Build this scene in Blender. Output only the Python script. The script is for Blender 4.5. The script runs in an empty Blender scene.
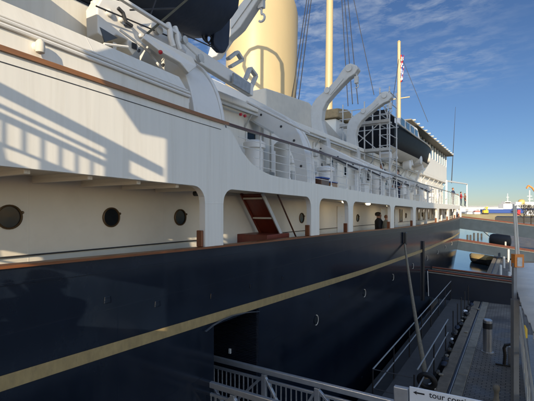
import bpy, bmesh, math, random
from mathutils import Vector, Matrix
random.seed(7)
S = bpy.context.scene
COL = S.collection
R = math.radians

# ------------------------------------------------------------------ camera
FPX, VPX, HOR, EYE = 401.0, 515.0, 209.0, 5.2      # focal length in photo pixels, ship-axis vanishing column, horizon row, eye height
TAN = (VPX - 267.0) / FPX
PSI = math.atan(TAN)
CS, SN = math.cos(PSI), math.sin(PSI)
cam_d = bpy.data.cameras.new('camera')
cam = bpy.data.objects.new('camera', cam_d)
COL.objects.link(cam)
cam.location = (0, 0, EYE)
cam.rotation_euler = (math.pi / 2, 0, PSI)
cam_d.sensor_width = 36.0
cam_d.lens = 36.0 * FPX / 534.0
cam_d.shift_y = (HOR - 200.5) / 534.0
cam_d.clip_start = 0.05
cam_d.clip_end = 9000
S.camera = cam

# ------------------------------------------------------------------ light, sky, exposure
SUN_EL, TH = R(15.6), R(22.7)                       # sun height; angle between the light's travel and the ship's axis
travel = Vector((-math.sin(TH) * math.cos(SUN_EL), math.cos(TH) * math.cos(SUN_EL), -math.sin(SUN_EL)))
W = bpy.data.worlds.new('World')
S.world = W
W.use_nodes = True
nt = W.node_tree
for n in list(nt.nodes):
    nt.nodes.remove(n)
N = nt.nodes.new
out = N('ShaderNodeOutputWorld')
bg = N('ShaderNodeBackground')
sky = N('ShaderNodeTexSky')
sky.sky_type = 'NISHITA'
sky.sun_disc = False
sky.sun_elevation = SUN_EL
sky.sun_rotation = math.atan2(-travel.x, -travel.y)
sky.air_density = 1.0
sky.dust_density = 0.0
sky.ozone_density = 3.0
bg.inputs['Strength'].default_value = 0.15
# thin high cloud, laid out on a plane far above (world direction divided by its height)
tc = N('ShaderNodeTexCoord')
sep = N('ShaderNodeSeparateXYZ')
nt.links.new(tc.outputs['Generated'], sep.inputs[0])
zz = N('ShaderNodeMath'); zz.operation = 'MAXIMUM'; zz.inputs[1].default_value = 0.03
nt.links.new(sep.outputs['Z'], zz.inputs[0])
dx = N('ShaderNodeMath'); dx.operation = 'DIVIDE'
dy = N('ShaderNodeMath'); dy.operation = 'DIVIDE'
nt.links.new(sep.outputs['X'], dx.inputs[0]); nt.links.new(zz.outputs[0], dx.inputs[1])
nt.links.new(sep.outputs['Y'], dy.inputs[0]); nt.links.new(zz.outputs[0], dy.inputs[1])
cmb = N('ShaderNodeCombineXYZ')
nt.links.new(dx.outputs[0], cmb.inputs['X']); nt.links.new(dy.outputs[0], cmb.inputs['Y'])
mp = N('ShaderNodeMapping')
mp.inputs['Rotation'].default_value = (0, 0, R(25))
mp.inputs['Scale'].default_value = (1.0, 1.25, 1)
nt.links.new(cmb.outputs[0], mp.inputs['Vector'])
n1 = N('ShaderNodeTexNoise'); n1.inputs['Scale'].default_value = 0.55; n1.inputs['Detail'].default_value = 3
n2 = N('ShaderNodeTexNoise'); n2.inputs['Scale'].default_value = 6.0; n2.inputs['Detail'].default_value = 7; n2.inputs['Roughness'].default_value = 0.62
n2.inputs['Distortion'].default_value = 0.25
nt.links.new(mp.outputs[0], n1.inputs['Vector']); nt.links.new(mp.outputs[0], n2.inputs['Vector'])
r1 = N('ShaderNodeMapRange'); r1.inputs['From Min'].default_value = 0.30; r1.inputs['From Max'].default_value = 0.55
r2 = N('ShaderNodeMapRange'); r2.inputs['From Min'].default_value = 0.43; r2.inputs['From Max'].default_value = 0.74
nt.links.new(n1.outputs['Fac'], r1.inputs['Value']); nt.links.new(n2.outputs['Fac'], r2.inputs['Value'])
far_ = N('ShaderNodeMapRange'); far_.interpolation_type = 'SMOOTHSTEP'
far_.inputs['From Min'].default_value = 4.1; far_.inputs['From Max'].default_value = 2.7
nt.links.new(dy.outputs[0], far_.inputs['Value'])
mulF = N('ShaderNodeMath'); mulF.operation = 'MULTIPLY'
nt.links.new(far_.outputs[0], mulF.inputs[0]); nt.links.new(r1.outputs[0], mulF.inputs[1])
mul = N('ShaderNodeMath'); mul.operation = 'MULTIPLY'
sid = N('ShaderNodeMapRange'); sid.interpolation_type = 'SMOOTHSTEP'
sid.inputs['From Min'].default_value = 0.12; sid.inputs['From Max'].default_value = -0.50
sid.inputs['To Min'].default_value = 0.12
nt.links.new(dx.outputs[0], sid.inputs['Value'])
mulS = N('ShaderNodeMath'); mulS.operation = 'MULTIPLY'
nt.links.new(mulF.outputs[0], mulS.inputs[0]); nt.links.new(sid.outputs[0], mulS.inputs[1])
nt.links.new(mulS.outputs[0], mul.inputs[0]); nt.links.new(r2.outputs[0], mul.inputs[1])
hz = N('ShaderNodeMapRange'); hz.inputs['From Min'].default_value = 0.10; hz.inputs['From Max'].default_value = 0.26
nt.links.new(sep.outputs['Z'], hz.inputs['Value'])
mul2 = N('ShaderNodeMath'); mul2.operation = 'MULTIPLY'
nt.links.new(mul.outputs[0], mul2.inputs[0]); nt.links.new(hz.outputs[0], mul2.inputs[1])
mul3 = N('ShaderNodeMath'); mul3.operation = 'MULTIPLY'; mul3.inputs[1].default_value = 0.95
nt.links.new(mul2.outputs[0], mul3.inputs[0])
mix = N('ShaderNodeMix'); mix.data_type = 'RGBA'
nt.links.new(mul3.outputs[0], mix.inputs['Factor'])
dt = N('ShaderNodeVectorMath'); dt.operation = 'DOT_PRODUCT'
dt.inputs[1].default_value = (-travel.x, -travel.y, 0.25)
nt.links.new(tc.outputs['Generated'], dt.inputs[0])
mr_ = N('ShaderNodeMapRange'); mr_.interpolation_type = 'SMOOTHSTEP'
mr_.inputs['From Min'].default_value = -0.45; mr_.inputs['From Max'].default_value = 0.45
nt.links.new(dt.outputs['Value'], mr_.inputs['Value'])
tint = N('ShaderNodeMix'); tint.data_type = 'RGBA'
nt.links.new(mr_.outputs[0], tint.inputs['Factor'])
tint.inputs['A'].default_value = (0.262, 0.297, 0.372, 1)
tint.inputs['B'].default_value = (2.45, 1.75, 1.42, 1)  # added brightness behind the viewer lifts the shade; front sky is dimmed
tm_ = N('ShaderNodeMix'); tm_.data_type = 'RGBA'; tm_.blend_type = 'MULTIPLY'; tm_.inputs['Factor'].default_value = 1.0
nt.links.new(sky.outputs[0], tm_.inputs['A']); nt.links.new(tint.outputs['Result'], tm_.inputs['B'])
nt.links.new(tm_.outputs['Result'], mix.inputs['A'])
mix.inputs['B'].default_value = (2.1, 2.35, 2.7, 1)
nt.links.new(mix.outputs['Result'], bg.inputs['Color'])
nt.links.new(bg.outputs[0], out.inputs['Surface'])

sun_d = bpy.data.lights.new('sun', 'SUN')
sun_d.energy = 3.7
sun_d.angle = R(0.32)
sun_d.color = (1.0, 0.84, 0.60)
sun = bpy.data.objects.new('sun', sun_d)
COL.objects.link(sun)
sun.rotation_euler = travel.to_track_quat('-Z', 'Y').to_euler()
sun.location = (10, -30, 40)

S.view_settings.view_transform = 'Standard'
S.view_settings.look = 'None'
S.view_settings.gamma = 1.0
S.view_settings.exposure = 0.75
S.view_settings.use_curve_mapping = False
S.cycles.max_bounces = 12
S.cycles.diffuse_bounces = 8
S.cycles.use_denoising = True

# ------------------------------------------------------------------ measuring helpers (photo pixel -> point on a real plane)
def V(l, a, zr):                       # l metres left of the camera, a metres along the ship, zr above the eye
    return Vector((-l, a, EYE + zr))
def PX(x, y, l):                       # on the fore-and-aft plane X = -l
    Z = FPX * l / (CS * (VPX - x))
    return Vector((-l, (Z - l * SN) / CS, EYE + (HOR - y) * Z / FPX))
XVP = 267.0 - FPX * CS / SN
def PA(x, y, a):                       # on the athwartships plane Y = a
    Z = FPX * a / (SN * (x - XVP))
    return Vector((-(Z - a * CS) / SN, a, EYE + (HOR - y) * Z / FPX))
def PG(x, y, z=0.0):                   # on the level z
    Z = (EYE - z) * FPX / (y - HOR)
    r = (x - 267.0) * Z / FPX
    return Vector((r * CS - Z * SN, r * SN + Z * CS, z))
def PZ(x, y, Z):                       # at camera distance Z
    r = (x - 267.0) * Z / FPX
    return Vector((r * CS - Z * SN, r * SN + Z * CS, EYE + (HOR - y) * Z / FPX))
def interp(tab, a):
    if a <= tab[0][0]: return tab[0][1]
    for (x0, y0), (x1, y1) in zip(tab, tab[1:]):
        if a <= x1:
            t = (a - x0) / (x1 - x0)
            return y0 + (y1 - y0) * t
    return tab[-1][1]

# ------------------------------------------------------------------ materials
def mat(name, col, rough=0.5, metal=0.0, var=0.06, scale=6.0, bump=0.0, bscale=40.0, stretch=(1, 1, 1), spec=0.5, coat=0.0, dirt=None, dirt_amt=0.5, dscale=1.5):
    m = bpy.data.materials.new(name); m.use_nodes = True
    t = m.node_tree; b = t.nodes['Principled BSDF']
    b.inputs['Roughness'].default_value = rough
    b.inputs['Metallic'].default_value = metal
    b.inputs['Specular IOR Level'].default_value = spec
    b.inputs['Coat Weight'].default_value = coat
    b.inputs['Coat Roughness'].default_value = 0.08
    tc = t.nodes.new('ShaderNodeTexCoord')
    mp = t.nodes.new('ShaderNodeMapping'); mp.inputs['Scale'].default_value = stretch
    t.links.new(tc.outputs['Object'], mp.inputs['Vector'])
    nz = t.nodes.new('ShaderNodeTexNoise'); nz.inputs['Scale'].default_value = scale; nz.inputs['Detail'].default_value = 6
    nz.inputs['Roughness'].default_value = 0.65
    t.links.new(mp.outputs[0], nz.inputs['Vector'])
    rp = t.nodes.new('ShaderNodeMapRange')
    rp.inputs['From Min'].default_value = 0.25; rp.inputs['From Max'].default_value = 0.75
    rp.inputs['To Min'].default_value = 1 - var; rp.inputs['To Max'].default_value = 1 + var
    t.links.new(nz.outputs['Fac'], rp.inputs['Value'])
    mx = t.nodes.new('ShaderNodeVectorMath'); mx.operation = 'SCALE'
    mx.inputs[0].default_value = col
    t.links.new(rp.outputs[0], mx.inputs['Scale'])
    last = mx.outputs[0]
    if dirt:
        n3 = t.nodes.new('ShaderNodeTexNoise'); n3.inputs['Scale'].default_value = dscale; n3.inputs['Detail'].default_value = 8; n3.inputs['Roughness'].default_value = 0.7
        t.links.new(mp.outputs[0], n3.inputs['Vector'])
        r3 = t.nodes.new('ShaderNodeMapRange'); r3.inputs['From Min'].default_value = 0.5; r3.inputs['From Max'].default_value = 0.75
        r3.inputs['To Max'].default_value = dirt_amt
        t.links.new(n3.outputs['Fac'], r3.inputs['Value'])
        m3 = t.nodes.new('ShaderNodeMix'); m3.data_type = 'RGBA'
        t.links.new(r3.outputs[0], m3.inputs['Factor']); t.links.new(last, m3.inputs['A'])
        m3.inputs['B'].default_value = (*dirt, 1)
        last = m3.outputs['Result']
    t.links.new(last, b.inputs['Base Color'])
    rr = t.nodes.new('ShaderNodeMapRange')
    rr.inputs['To Min'].default_value = max(0.02, rough - 0.06); rr.inputs['To Max'].default_value = min(1, rough + 0.06)
    t.links.new(nz.outputs['Fac'], rr.inputs['Value']); t.links.new(rr.outputs[0], b.inputs['Roughness'])
    if bump > 0:
        bn = t.nodes.new('ShaderNodeTexNoise'); bn.inputs['Scale'].default_value = bscale; bn.inputs['Detail'].default_value = 4
        t.links.new(mp.outputs[0], bn.inputs['Vector'])
        bp = t.nodes.new('ShaderNodeBump'); bp.inputs['Strength'].default_value = bump; bp.inputs['Distance'].default_value = 0.02
        t.links.new(bn.outputs['Fac'], bp.inputs['Height']); t.links.new(bp.outputs[0], b.inputs['Normal'])
    return m

M = {}
M['white'] = mat('white_paint', (0.74, 0.71, 0.64), 0.38, var=0.045, scale=2.2, bump=0.10, bscale=2.2, stretch=(1, 4.5, 0.22), dirt=(0.50, 0.44, 0.34), dirt_amt=0.28, dscale=1.8)
M['white_fit'] = mat('white_fittings_paint', (0.72, 0.70, 0.66), 0.42, var=0.06, scale=5, bump=0.08, bscale=9, dirt=(0.42, 0.38, 0.30), dirt_amt=0.25, dscale=5)
M['cream_wall'] = mat('cream_deckhouse_paint', (0.74, 0.67, 0.555), 0.45, var=0.04, scale=1.8, bump=0.06, bscale=3, dirt=(0.50, 0.43, 0.33), dirt_amt=0.25)
M['grey_paint'] = mat('grey_davit_paint', (0.50, 0.50, 0.48), 0.5, var=0.06, scale=5, bump=0.05, bscale=20, dirt=(0.3, 0.27, 0.22), dirt_amt=0.3, dscale=4)
M['navy'] = mat('navy_gloss', (0.0052, 0.0090, 0.0172), 0.15, var=0.22, scale=1.3, bump=0.32, bscale=0.9, stretch=(1, 1, 0.6), spec=0.42, dirt=(0.020, 0.027, 0.037), dirt_amt=0.5, dscale=1.1)
M['navy_matt'] = mat('navy_matt', (0.012, 0.018, 0.032), 0.5, var=0.2, scale=3, bump=0.15, bscale=6)
M['navy_cloth'] = mat('navy_canvas', (0.016, 0.026, 0.05), 0.7, var=0.25, scale=2.2, bump=0.5, bscale=5, dirt=(0.05, 0.06, 0.075), dirt_amt=0.45, dscale=1.2)
M['gold'] = mat('gold_band', (0.34, 0.25, 0.115), 0.42, metal=0.15, var=0.22, scale=4, bump=0.1, bscale=25, stretch=(1, 2, 1), dirt=(0.16, 0.13, 0.08), dirt_amt=0.5, dscale=7)
M['teak'] = mat('varnished_teak', (0.25, 0.10, 0.022), 0.3, var=0.3, scale=5, stretch=(6, 0.5, 6), coat=0.5)
M['teak_dark'] = mat('dark_teak', (0.085, 0.028, 0.012), 0.35, var=0.3, scale=5, stretch=(4, 0.6, 4), coat=0.3)
M['mahogany'] = mat('red_mahogany', (0.16, 0.030, 0.016), 0.4, var=0.25, scale=4, stretch=(5, .6, .6))
M['deck'] = mat('teak_deck', (0.36, 0.26, 0.17), 0.7, var=0.25, scale=8, stretch=(6, 0.3, 1))
M['funnel'] = mat('buff_yellow_paint', (0.48, 0.375, 0.20), 0.42, var=0.035, scale=1.1, bump=0.05, bscale=1.6, stretch=(1, 1, 0.4), dirt=(0.42, 0.30, 0.14), dirt_amt=0.25, dscale=0.9)
M['alu'] = mat('brushed_aluminium', (0.50, 0.51, 0.53), 0.42, metal=0.75, var=0.1, scale=8, bump=0.05, bscale=60)
M['galv'] = mat('galvanised_steel', (0.40, 0.41, 0.42), 0.5, metal=0.6, var=0.25, scale=10, bump=0.08, bscale=50)
M['steel'] = mat('stainless_steel', (0.42, 0.43, 0.45), 0.33, metal=0.85, var=0.1, scale=6, stretch=(1, 1, 6))
M['black'] = mat('black_rubber', (0.012, 0.012, 0.014), 0.6, var=0.3, scale=6, bump=0.2, bscale=25)
M['black_paint'] = mat('black_paint', (0.015, 0.015, 0.017), 0.4, var=0.2)
M['glass'] = mat('dark_glass', (0.010, 0.014, 0.018), 0.08, var=0.2, spec=0.25)
M['glass_blue'] = mat('window_glass', (0.06, 0.13, 0.16), 0.05, var=0.15, spec=0.9)
M['brass'] = mat('brass_rim', (0.12, 0.075, 0.035), 0.45, metal=0.4, var=0.2)
M['rope'] = mat('weathered_rope', (0.20, 0.17, 0.12), 0.9, var=0.35, scale=14, bump=0.6, bscale=40, stretch=(1, 1, 0.4))
M['wire'] = mat('dark_wire', (0.05, 0.05, 0.055), 0.5, metal=0.3)
M['lash'] = mat('olive_webbing', (0.10, 0.09, 0.06), 0.8, var=0.2)
M['red'] = mat('red_paint', (0.50, 0.02, 0.03), 0.35)
M['orange'] = mat('orange_paint', (0.62, 0.20, 0.03), 0.5, var=0.15)
M['yellow'] = mat('yellow_paint', (0.72, 0.47, 0.03), 0.45)
M['stone'] = mat('coping_stone', (0.20, 0.165, 0.125), 0.85, var=0.3, scale=3.5, bump=0.5, bscale=14, dirt=(0.07, 0.065, 0.055), dirt_amt=0.7, dscale=1.6)
M['stone_pale'] = mat('pale_coping_stone', (0.25, 0.23, 0.19), 0.85, var=0.3, scale=4, bump=0.4, bscale=16, dirt=(0.10, 0.09, 0.08), dirt_amt=0.6, dscale=1.8)
M['wet_timber'] = mat('dark_wet_timber', (0.045, 0.042, 0.038), 0.6, var=0.4, scale=4, bump=0.5, bscale=10)
M['tan'] = mat('tan_canvas', (0.30, 0.23, 0.13), 0.85, var=0.25, scale=8, bump=0.4, bscale=12)
M['barge_dark'] = mat('blue_black_paint', (0.004, 0.0055, 0.009), 0.5, var=0.2, spec=0.12)
M['scaff'] = mat('scaffold_tube', (0.50, 0.50, 0.49), 0.5, metal=0.1, var=0.2, scale=8)
M['post_grey'] = mat('post_grey', (0.20, 0.20, 0.20), 0.55, var=0.15, scale=4)
M['chock'] = mat('chock_teak', (0.17, 0.055, 0.02), 0.4, var=0.3)
M['canopy'] = mat('weathered_canopy', (0.27, 0.235, 0.18), 0.7, var=0.15)
M['dark_grey'] = mat('dark_grey_paint', (0.07, 0.08, 0.095), 0.4)
M['plank'] = mat('scaffold_plank', (0.42, 0.40, 0.36), 0.8, var=0.2)
M['canvas_white'] = mat('off_white_canvas', (0.60, 0.56, 0.48), 0.8, var=0.08, scale=3, bump=0.4, bscale=3.5)
M['pale_sheet'] = mat('pale_ribbed_sheet', (0.74, 0.72, 0.66), 0.5, var=0.08, scale=2.5, dirt=(0.5, 0.48, 0.42), dirt_amt=0.5, dscale=2)
M['white_plain'] = mat('sign_white', (0.80, 0.80, 0.80), 0.45, var=0.03)
M['concrete'] = mat('concrete', (0.32, 0.31, 0.29), 0.85, var=0.12, scale=2, bump=0.2, bscale=12)
M['blue'] = mat('ship_blue_paint', (0.02, 0.06, 0.24), 0.4, var=0.1)
M['blue_bright'] = mat('blue_cover', (0.03, 0.08, 0.30), 0.5, var=0.1)
M['grass'] = mat('dry_grass_bank', (0.42, 0.33, 0.16), 0.95, var=0.35, scale=0.05, dirt=(0.24, 0.20, 0.11), dirt_amt=0.6, dscale=0.02)
M['bark'] = mat('dark_bark', (0.035, 0.028, 0.022), 0.9, var=0.3, scale=8)
M['leaf'] = mat('dark_foliage', (0.022, 0.030, 0.016), 0.8, var=0.5, scale=1.5)
M['shed'] = mat('pale_shed_cladding', (0.60, 0.61, 0.62), 0.6, var=0.07, scale=0.05)
M['roof'] = mat('grey_roof', (0.30, 0.31, 0.33), 0.7, var=0.1, scale=0.1)
M['skin'] = mat('skin', (0.45, 0.24, 0.16), 0.55, var=0.05)
M['hair'] = mat('dark_hair', (0.03, 0.02, 0.014), 0.6, var=0.2)
M['hair_fair'] = mat('reddish_hair', (0.17, 0.07, 0.03), 0.6, var=0.2)
M['cloth_black'] = mat('black_cloth', (0.013, 0.013, 0.017), 0.85, var=0.2, bump=0.3, bscale=20)
M['cloth_navy'] = mat('dark_blue_cloth', (0.02, 0.03, 0.07), 0.85, var=0.2, bump=0.3, bscale=20)
M['cloth_red'] = mat('red_cloth', (0.34, 0.02, 0.03), 0.8, var=0.2, bump=0.3, bscale=20)
M['cloth_brown'] = mat('brown_cloth', (0.14, 0.07, 0.035), 0.8, var=0.2, bump=0.3, bscale=20)
M['cloth_grey'] = mat('grey_cloth', (0.22, 0.23, 0.22), 0.8, var=0.2, bump=0.3, bscale=20)
M['cloth_jeans'] = mat('denim_cloth', (0.03, 0.04, 0.075), 0.85, var=0.2)

def seams(m, w, h, strength, axes=('Y', 'Z')):
    t = m.node_tree; b = t.nodes['Principled BSDF']
    tc = t.nodes.new('ShaderNodeTexCoord'); sp = t.nodes.new('ShaderNodeSeparateXYZ'); cb = t.nodes.new('ShaderNodeCombineXYZ')
    t.links.new(tc.outputs['Object'], sp.inputs[0]); t.links.new(sp.outputs[axes[0]], cb.inputs['X']); t.links.new(sp.outputs[axes[1]], cb.inputs['Y'])
    br = t.nodes.new('ShaderNodeTexBrick'); br.inputs['Scale'].default_value = 1.0
    br.inputs['Brick Width'].default_value = w; br.inputs['Row Height'].default_value = h; br.inputs['Mortar Size'].default_value = 0.012; br.inputs['Mortar Smooth'].default_value = 1.0
    t.links.new(cb.outputs[0], br.inputs['Vector'])
    bp = t.nodes.new('ShaderNodeBump'); bp.inputs['Strength'].default_value = strength; bp.inputs['Distance'].default_value = 0.006
    t.links.new(br.outputs['Fac'], bp.inputs['Height'])
    old = b.inputs['Normal'].links
    if old: t.links.new(old[0].from_socket, bp.inputs['Normal'])
    t.links.new(bp.outputs[0], b.inputs['Normal'])
seams(M['navy'], 5.5, 1.55, 0.10)
seams(M['white'], 4.2, 1.9, 0.35)
seams(M['cream_wall'], 2.6, 3.0, 0.35)
seams(M['funnel'], 2.2, 1.3, 0.3)
def paving_mat():
    m = bpy.data.materials.new('brick_paving'); m.use_nodes = True
    t = m.node_tree; b = t.nodes['Principled BSDF']
    tc = t.nodes.new('ShaderNodeTexCoord')
    br = t.nodes.new('ShaderNodeTexBrick')
    br.inputs['Scale'].default_value = 1.0
    br.inputs['Brick Width'].default_value = 0.24; br.inputs['Row Height'].default_value = 0.12
    br.inputs['Mortar Size'].default_value = 0.012; br.inputs['Bias'].default_value = 0.1
    br.inputs['Color1'].default_value = (0.145, 0.132, 0.120, 1); br.inputs['Color2'].default_value = (0.20, 0.182, 0.16, 1)
    br.inputs['Mortar'].default_value = (0.035, 0.034, 0.032, 1)
    t.links.new(tc.outputs['Object'], br.inputs['Vector'])
    nz = t.nodes.new('ShaderNodeTexNoise'); nz.inputs['Scale'].default_value = 0.9; nz.inputs['Detail'].default_value = 8
    t.links.new(tc.outputs['Object'], nz.inputs['Vector'])
    rp = t.nodes.new('ShaderNodeMapRange'); rp.inputs['From Min'].default_value = 0.3; rp.inputs['From Max'].default_value = 0.7
    rp.inputs['To Min'].default_value = 0.6; rp.inputs['To Max'].default_value = 1.35
    t.links.new(nz.outputs['Fac'], rp.inputs['Value'])
    mx = t.nodes.new('ShaderNodeVectorMath'); mx.operation = 'SCALE'
    t.links.new(br.outputs['Color'], mx.inputs[0]); t.links.new(rp.outputs[0], mx.inputs['Scale'])
    t.links.new(mx.outputs[0], b.inputs['Base Color'])
    rq = t.nodes.new('ShaderNodeMapRange'); rq.inputs['From Min'].default_value = .35; rq.inputs['From Max'].default_value = .6; rq.inputs['To Min'].default_value = .38; rq.inputs['To Max'].default_value = .85
    t.links.new(nz.outputs['Fac'], rq.inputs['Value']); t.links.new(rq.outputs[0], b.inputs['Roughness'])
    bp = t.nodes.new('ShaderNodeBump'); bp.inputs['Strength'].default_value = 0.5; bp.inputs['Distance'].default_value = 0.01
    bp.invert = True
    t.links.new(br.outputs['Fac'], bp.inputs['Height']); t.links.new(bp.outputs[0], b.inputs['Normal'])
    return m
M['paving'] = paving_mat()

def water_mat():
    m = bpy.data.materials.new('harbour_water'); m.use_nodes = True
    t = m.node_tree; b = t.nodes['Principled BSDF']
    b.inputs['Base Color'].default_value = (0.03, 0.05, 0.065, 1)
    b.inputs['Roughness'].default_value = 0.05
    b.inputs['IOR'].default_value = 2.0
    tc = t.nodes.new('ShaderNodeTexCoord')
    mp = t.nodes.new('ShaderNodeMapping'); mp.inputs['Scale'].default_value = (1, 1.8, 1)
    t.links.new(tc.outputs['Object'], mp.inputs['Vector'])
    nz = t.nodes.new('ShaderNodeTexNoise'); nz.inputs['Scale'].default_value = 1.4; nz.inputs['Detail'].default_value = 5
    t.links.new(mp.outputs[0], nz.inputs['Vector'])
    bp = t.nodes.new('ShaderNodeBump'); bp.inputs['Strength'].default_value = 0.22; bp.inputs['Distance'].default_value = 0.05
    t.links.new(nz.outputs['Fac'], bp.inputs['Height']); t.links.new(bp.outputs[0], b.inputs['Normal'])
    return m
M['water'] = water_mat()

def rib_bump(m, axis, freq, strength=0.5):
    t = m.node_tree; b = t.nodes['Principled BSDF']
    tc = t.nodes.new('ShaderNodeTexCoord')
    wv = t.nodes.new('ShaderNodeTexWave'); wv.bands_direction = axis; wv.inputs['Scale'].default_value = freq
    t.links.new(tc.outputs['Object'], wv.inputs['Vector'])
    bp = t.nodes.new('ShaderNodeBump'); bp.inputs['Strength'].default_value = strength; bp.inputs['Distance'].default_value = 0.03
    t.links.new(wv.outputs['Fac'], bp.inputs['Height']); t.links.new(bp.outputs[0], b.inputs['Normal'])
M['louvre'] = mat('navy_louvre', (0.012, 0.016, 0.026), 0.45, var=0.2)
rib_bump(M['louvre'], 'Z', 9.0, 1.0)
M['panelled'] = mat('panelled_white', (0.62, 0.58, 0.50), 0.5, var=0.05, scale=3)
rib_bump(M['panelled'], 'X', 3.2, 0.35)

# ------------------------------------------------------------------ mesh helpers
ORG = {}
class MB:
    def __init__(s): s.v = []; s.f = []
    def add(s, vs, fs):
        o = len(s.v); s.v += [Vector(p) for p in vs]; s.f += [tuple(i + o for i in f) for f in fs]; return s
    def box(s, x0, x1, y0, y1, z0, z1):
        vs = [(x, y, z) for z in (z0, z1) for y in (y0, y1) for x in (x0, x1)]
        return s.add(vs, [(0, 2, 3, 1), (4, 5, 7, 6), (0, 1, 5, 4), (2, 6, 7, 3), (0, 4, 6, 2), (1, 3, 7, 5)])
    def bar(s, p, q, w, h=None, up=(0, 0, 1)):
        h = w if h is None else h
        p, q = Vector(p), Vector(q); d = (q - p).normalized()
        u = Vector(up)
        if abs(d.dot(u)) > 0.98: u = Vector((0, 1, 0))
        sx = d.cross(u).normalized(); sy = sx.cross(d).normalized()
        vs = []
        for c in (p, q):
            for i, j in ((-1, -1), (1, -1), (1, 1), (-1, 1)): vs.append(c + sx * (i * w / 2) + sy * (j * h / 2))
        return s.add(vs, [(0, 3, 2, 1), (4, 5, 6, 7), (0, 1, 5, 4), (1, 2, 6, 5), (2, 3, 7, 6), (3, 0, 4, 7)])
    def tube(s, path, r, n=8, caps=True):
        path = [Vector(p) for p in path]; rs = r if isinstance(r, (list, tuple)) else [r] * len(path)
        rings = []; ref = None
        for i, p in enumerate(path):
            d = (path[min(i + 1, len(path) - 1)] - path[max(i - 1, 0)]).normalized()
            if ref is None:
                ref = Vector((0, 0, 1)) if abs(d.z) < 0.9 else Vector((1, 0, 0))
            sx = d.cross(ref).normalized(); sy = sx.cross(d).normalized(); ref = sy
            rings.append([p + sx * (rs[i] * math.cos(t)) + sy * (rs[i] * math.sin(t)) for t in [2 * math.pi * k / n for k in range(n)]])
        vs = [v for rg in rings for v in rg]; fs = []
        for i in range(len(path) - 1):
            for k in range(n):
                a, b = i * n + k, i * n + (k + 1) % n
                fs.append((a, b, b + n, a + n))
        if caps:
            fs.append(tuple(reversed(range(n)))); fs.append(tuple(range((len(path) - 1) * n, len(path) * n)))
        return s.add(vs, fs)
    def prism(s, pts, off):                                # closed outline (3-D points) pushed by the vector off
        pts = [Vector(p) for p in pts]; off = Vector(off); n = len(pts)
        fs = [tuple(range(n)), tuple(reversed(range(n, 2 * n)))]
        for i in range(n): fs.append((i, i + n, (i + 1) % n + n, (i + 1) % n))
        return s.add(pts + [p + off for p in pts], fs)
    def lathe(s, c, prof, n=20, axis='Z'):
        c = Vector(c); vs = []
        for r, h in prof:
            for k in range(n):
                t = 2 * math.pi * k / n
                p = {'Z': (r * math.cos(t), r * math.sin(t), h), 'X': (h, r * math.cos(t), r * math.sin(t)), 'Y': (r * math.sin(t), h, r * math.cos(t))}[axis]
                vs.append(c + Vector(p))
        fs = []
        for i in range(len(prof) - 1):
            for k in range(n):
                a, b = i * n + k, i * n + (k + 1) % n
                fs.append((a, b, b + n, a + n))
        fs.append(tuple(reversed(range(n)))); fs.append(tuple(range((len(prof) - 1) * n, len(prof) * n)))
        return s.add(vs, fs)
    def build(s, name, m, parent=None, bevel=0.0, smooth=False, org=None):
        po = ORG[parent.name] if parent else Vector((0, 0, 0))
        if org is None:
            if parent: org = po
            else:
                org = Vector((sum(p.x for p in s.v) / len(s.v), sum(p.y for p in s.v) / len(s.v), min(p.z for p in s.v)))
        org = Vector(org)
        me = bpy.data.meshes.new(name)
        me.from_pydata([tuple(p - org) for p in s.v], [], s.f)
        bm = bmesh.new(); bm.from_mesh(me)
        bmesh.ops.recalc_face_normals(bm, faces=bm.faces)
        bm.to_mesh(me); bm.free()
        for mm in (m if isinstance(m, (list, tuple)) else [m]): me.materials.append(mm)
        o = bpy.data.objects.new(name, me); COL.objects.link(o)
        o.parent = parent; o.location = org - po
        ORG[o.name] = org
        if bevel > 0:
            bv = o.modifiers.new('bevel', 'BEVEL'); bv.width = bevel; bv.segments = 2; bv.limit_method = 'ANGLE'; bv.angle_limit = R(40)
        if smooth:
            for p in me.polygons: p.use_smooth = True
            me.set_sharp_from_angle(angle=R(38))
        return o

def tag(o, label=None, cat=None, group=None, kind=None):
    if label: o['label'] = label
    if cat: o['category'] = cat
    if group: o['group'] = group
    if kind: o['kind'] = kind
    return o
def empty(name, loc, label, cat, group=None):
    o = bpy.data.objects.new(name, None); COL.objects.link(o); o.location = loc
    o.empty_display_size = 0.3
    ORG[o.name] = Vector(loc)
    return tag(o, label, cat, group)
def inst(src, parent, org, name=None):                     # a copy of a mesh object under parent, at the world point org
    o = src.copy(); COL.objects.link(o)
    if name: o.name = name
    o.parent = parent; org = Vector(org)
    o.location = org - (ORG[parent.name] if parent else Vector((0, 0, 0)))
    ORG[o.name] = org
    return o
def copy_tree(root, loc, rotz=None):
    def cp(o, par):
        c = o.copy(); COL.objects.link(c); c.parent = par
        for ch in [k for k in o.children]: cp(ch, c)
        return c
    c = cp(root, None); c.location = loc
    if rotz is not None: c.rotation_euler = (0, 0, rotz)
    return c

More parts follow.
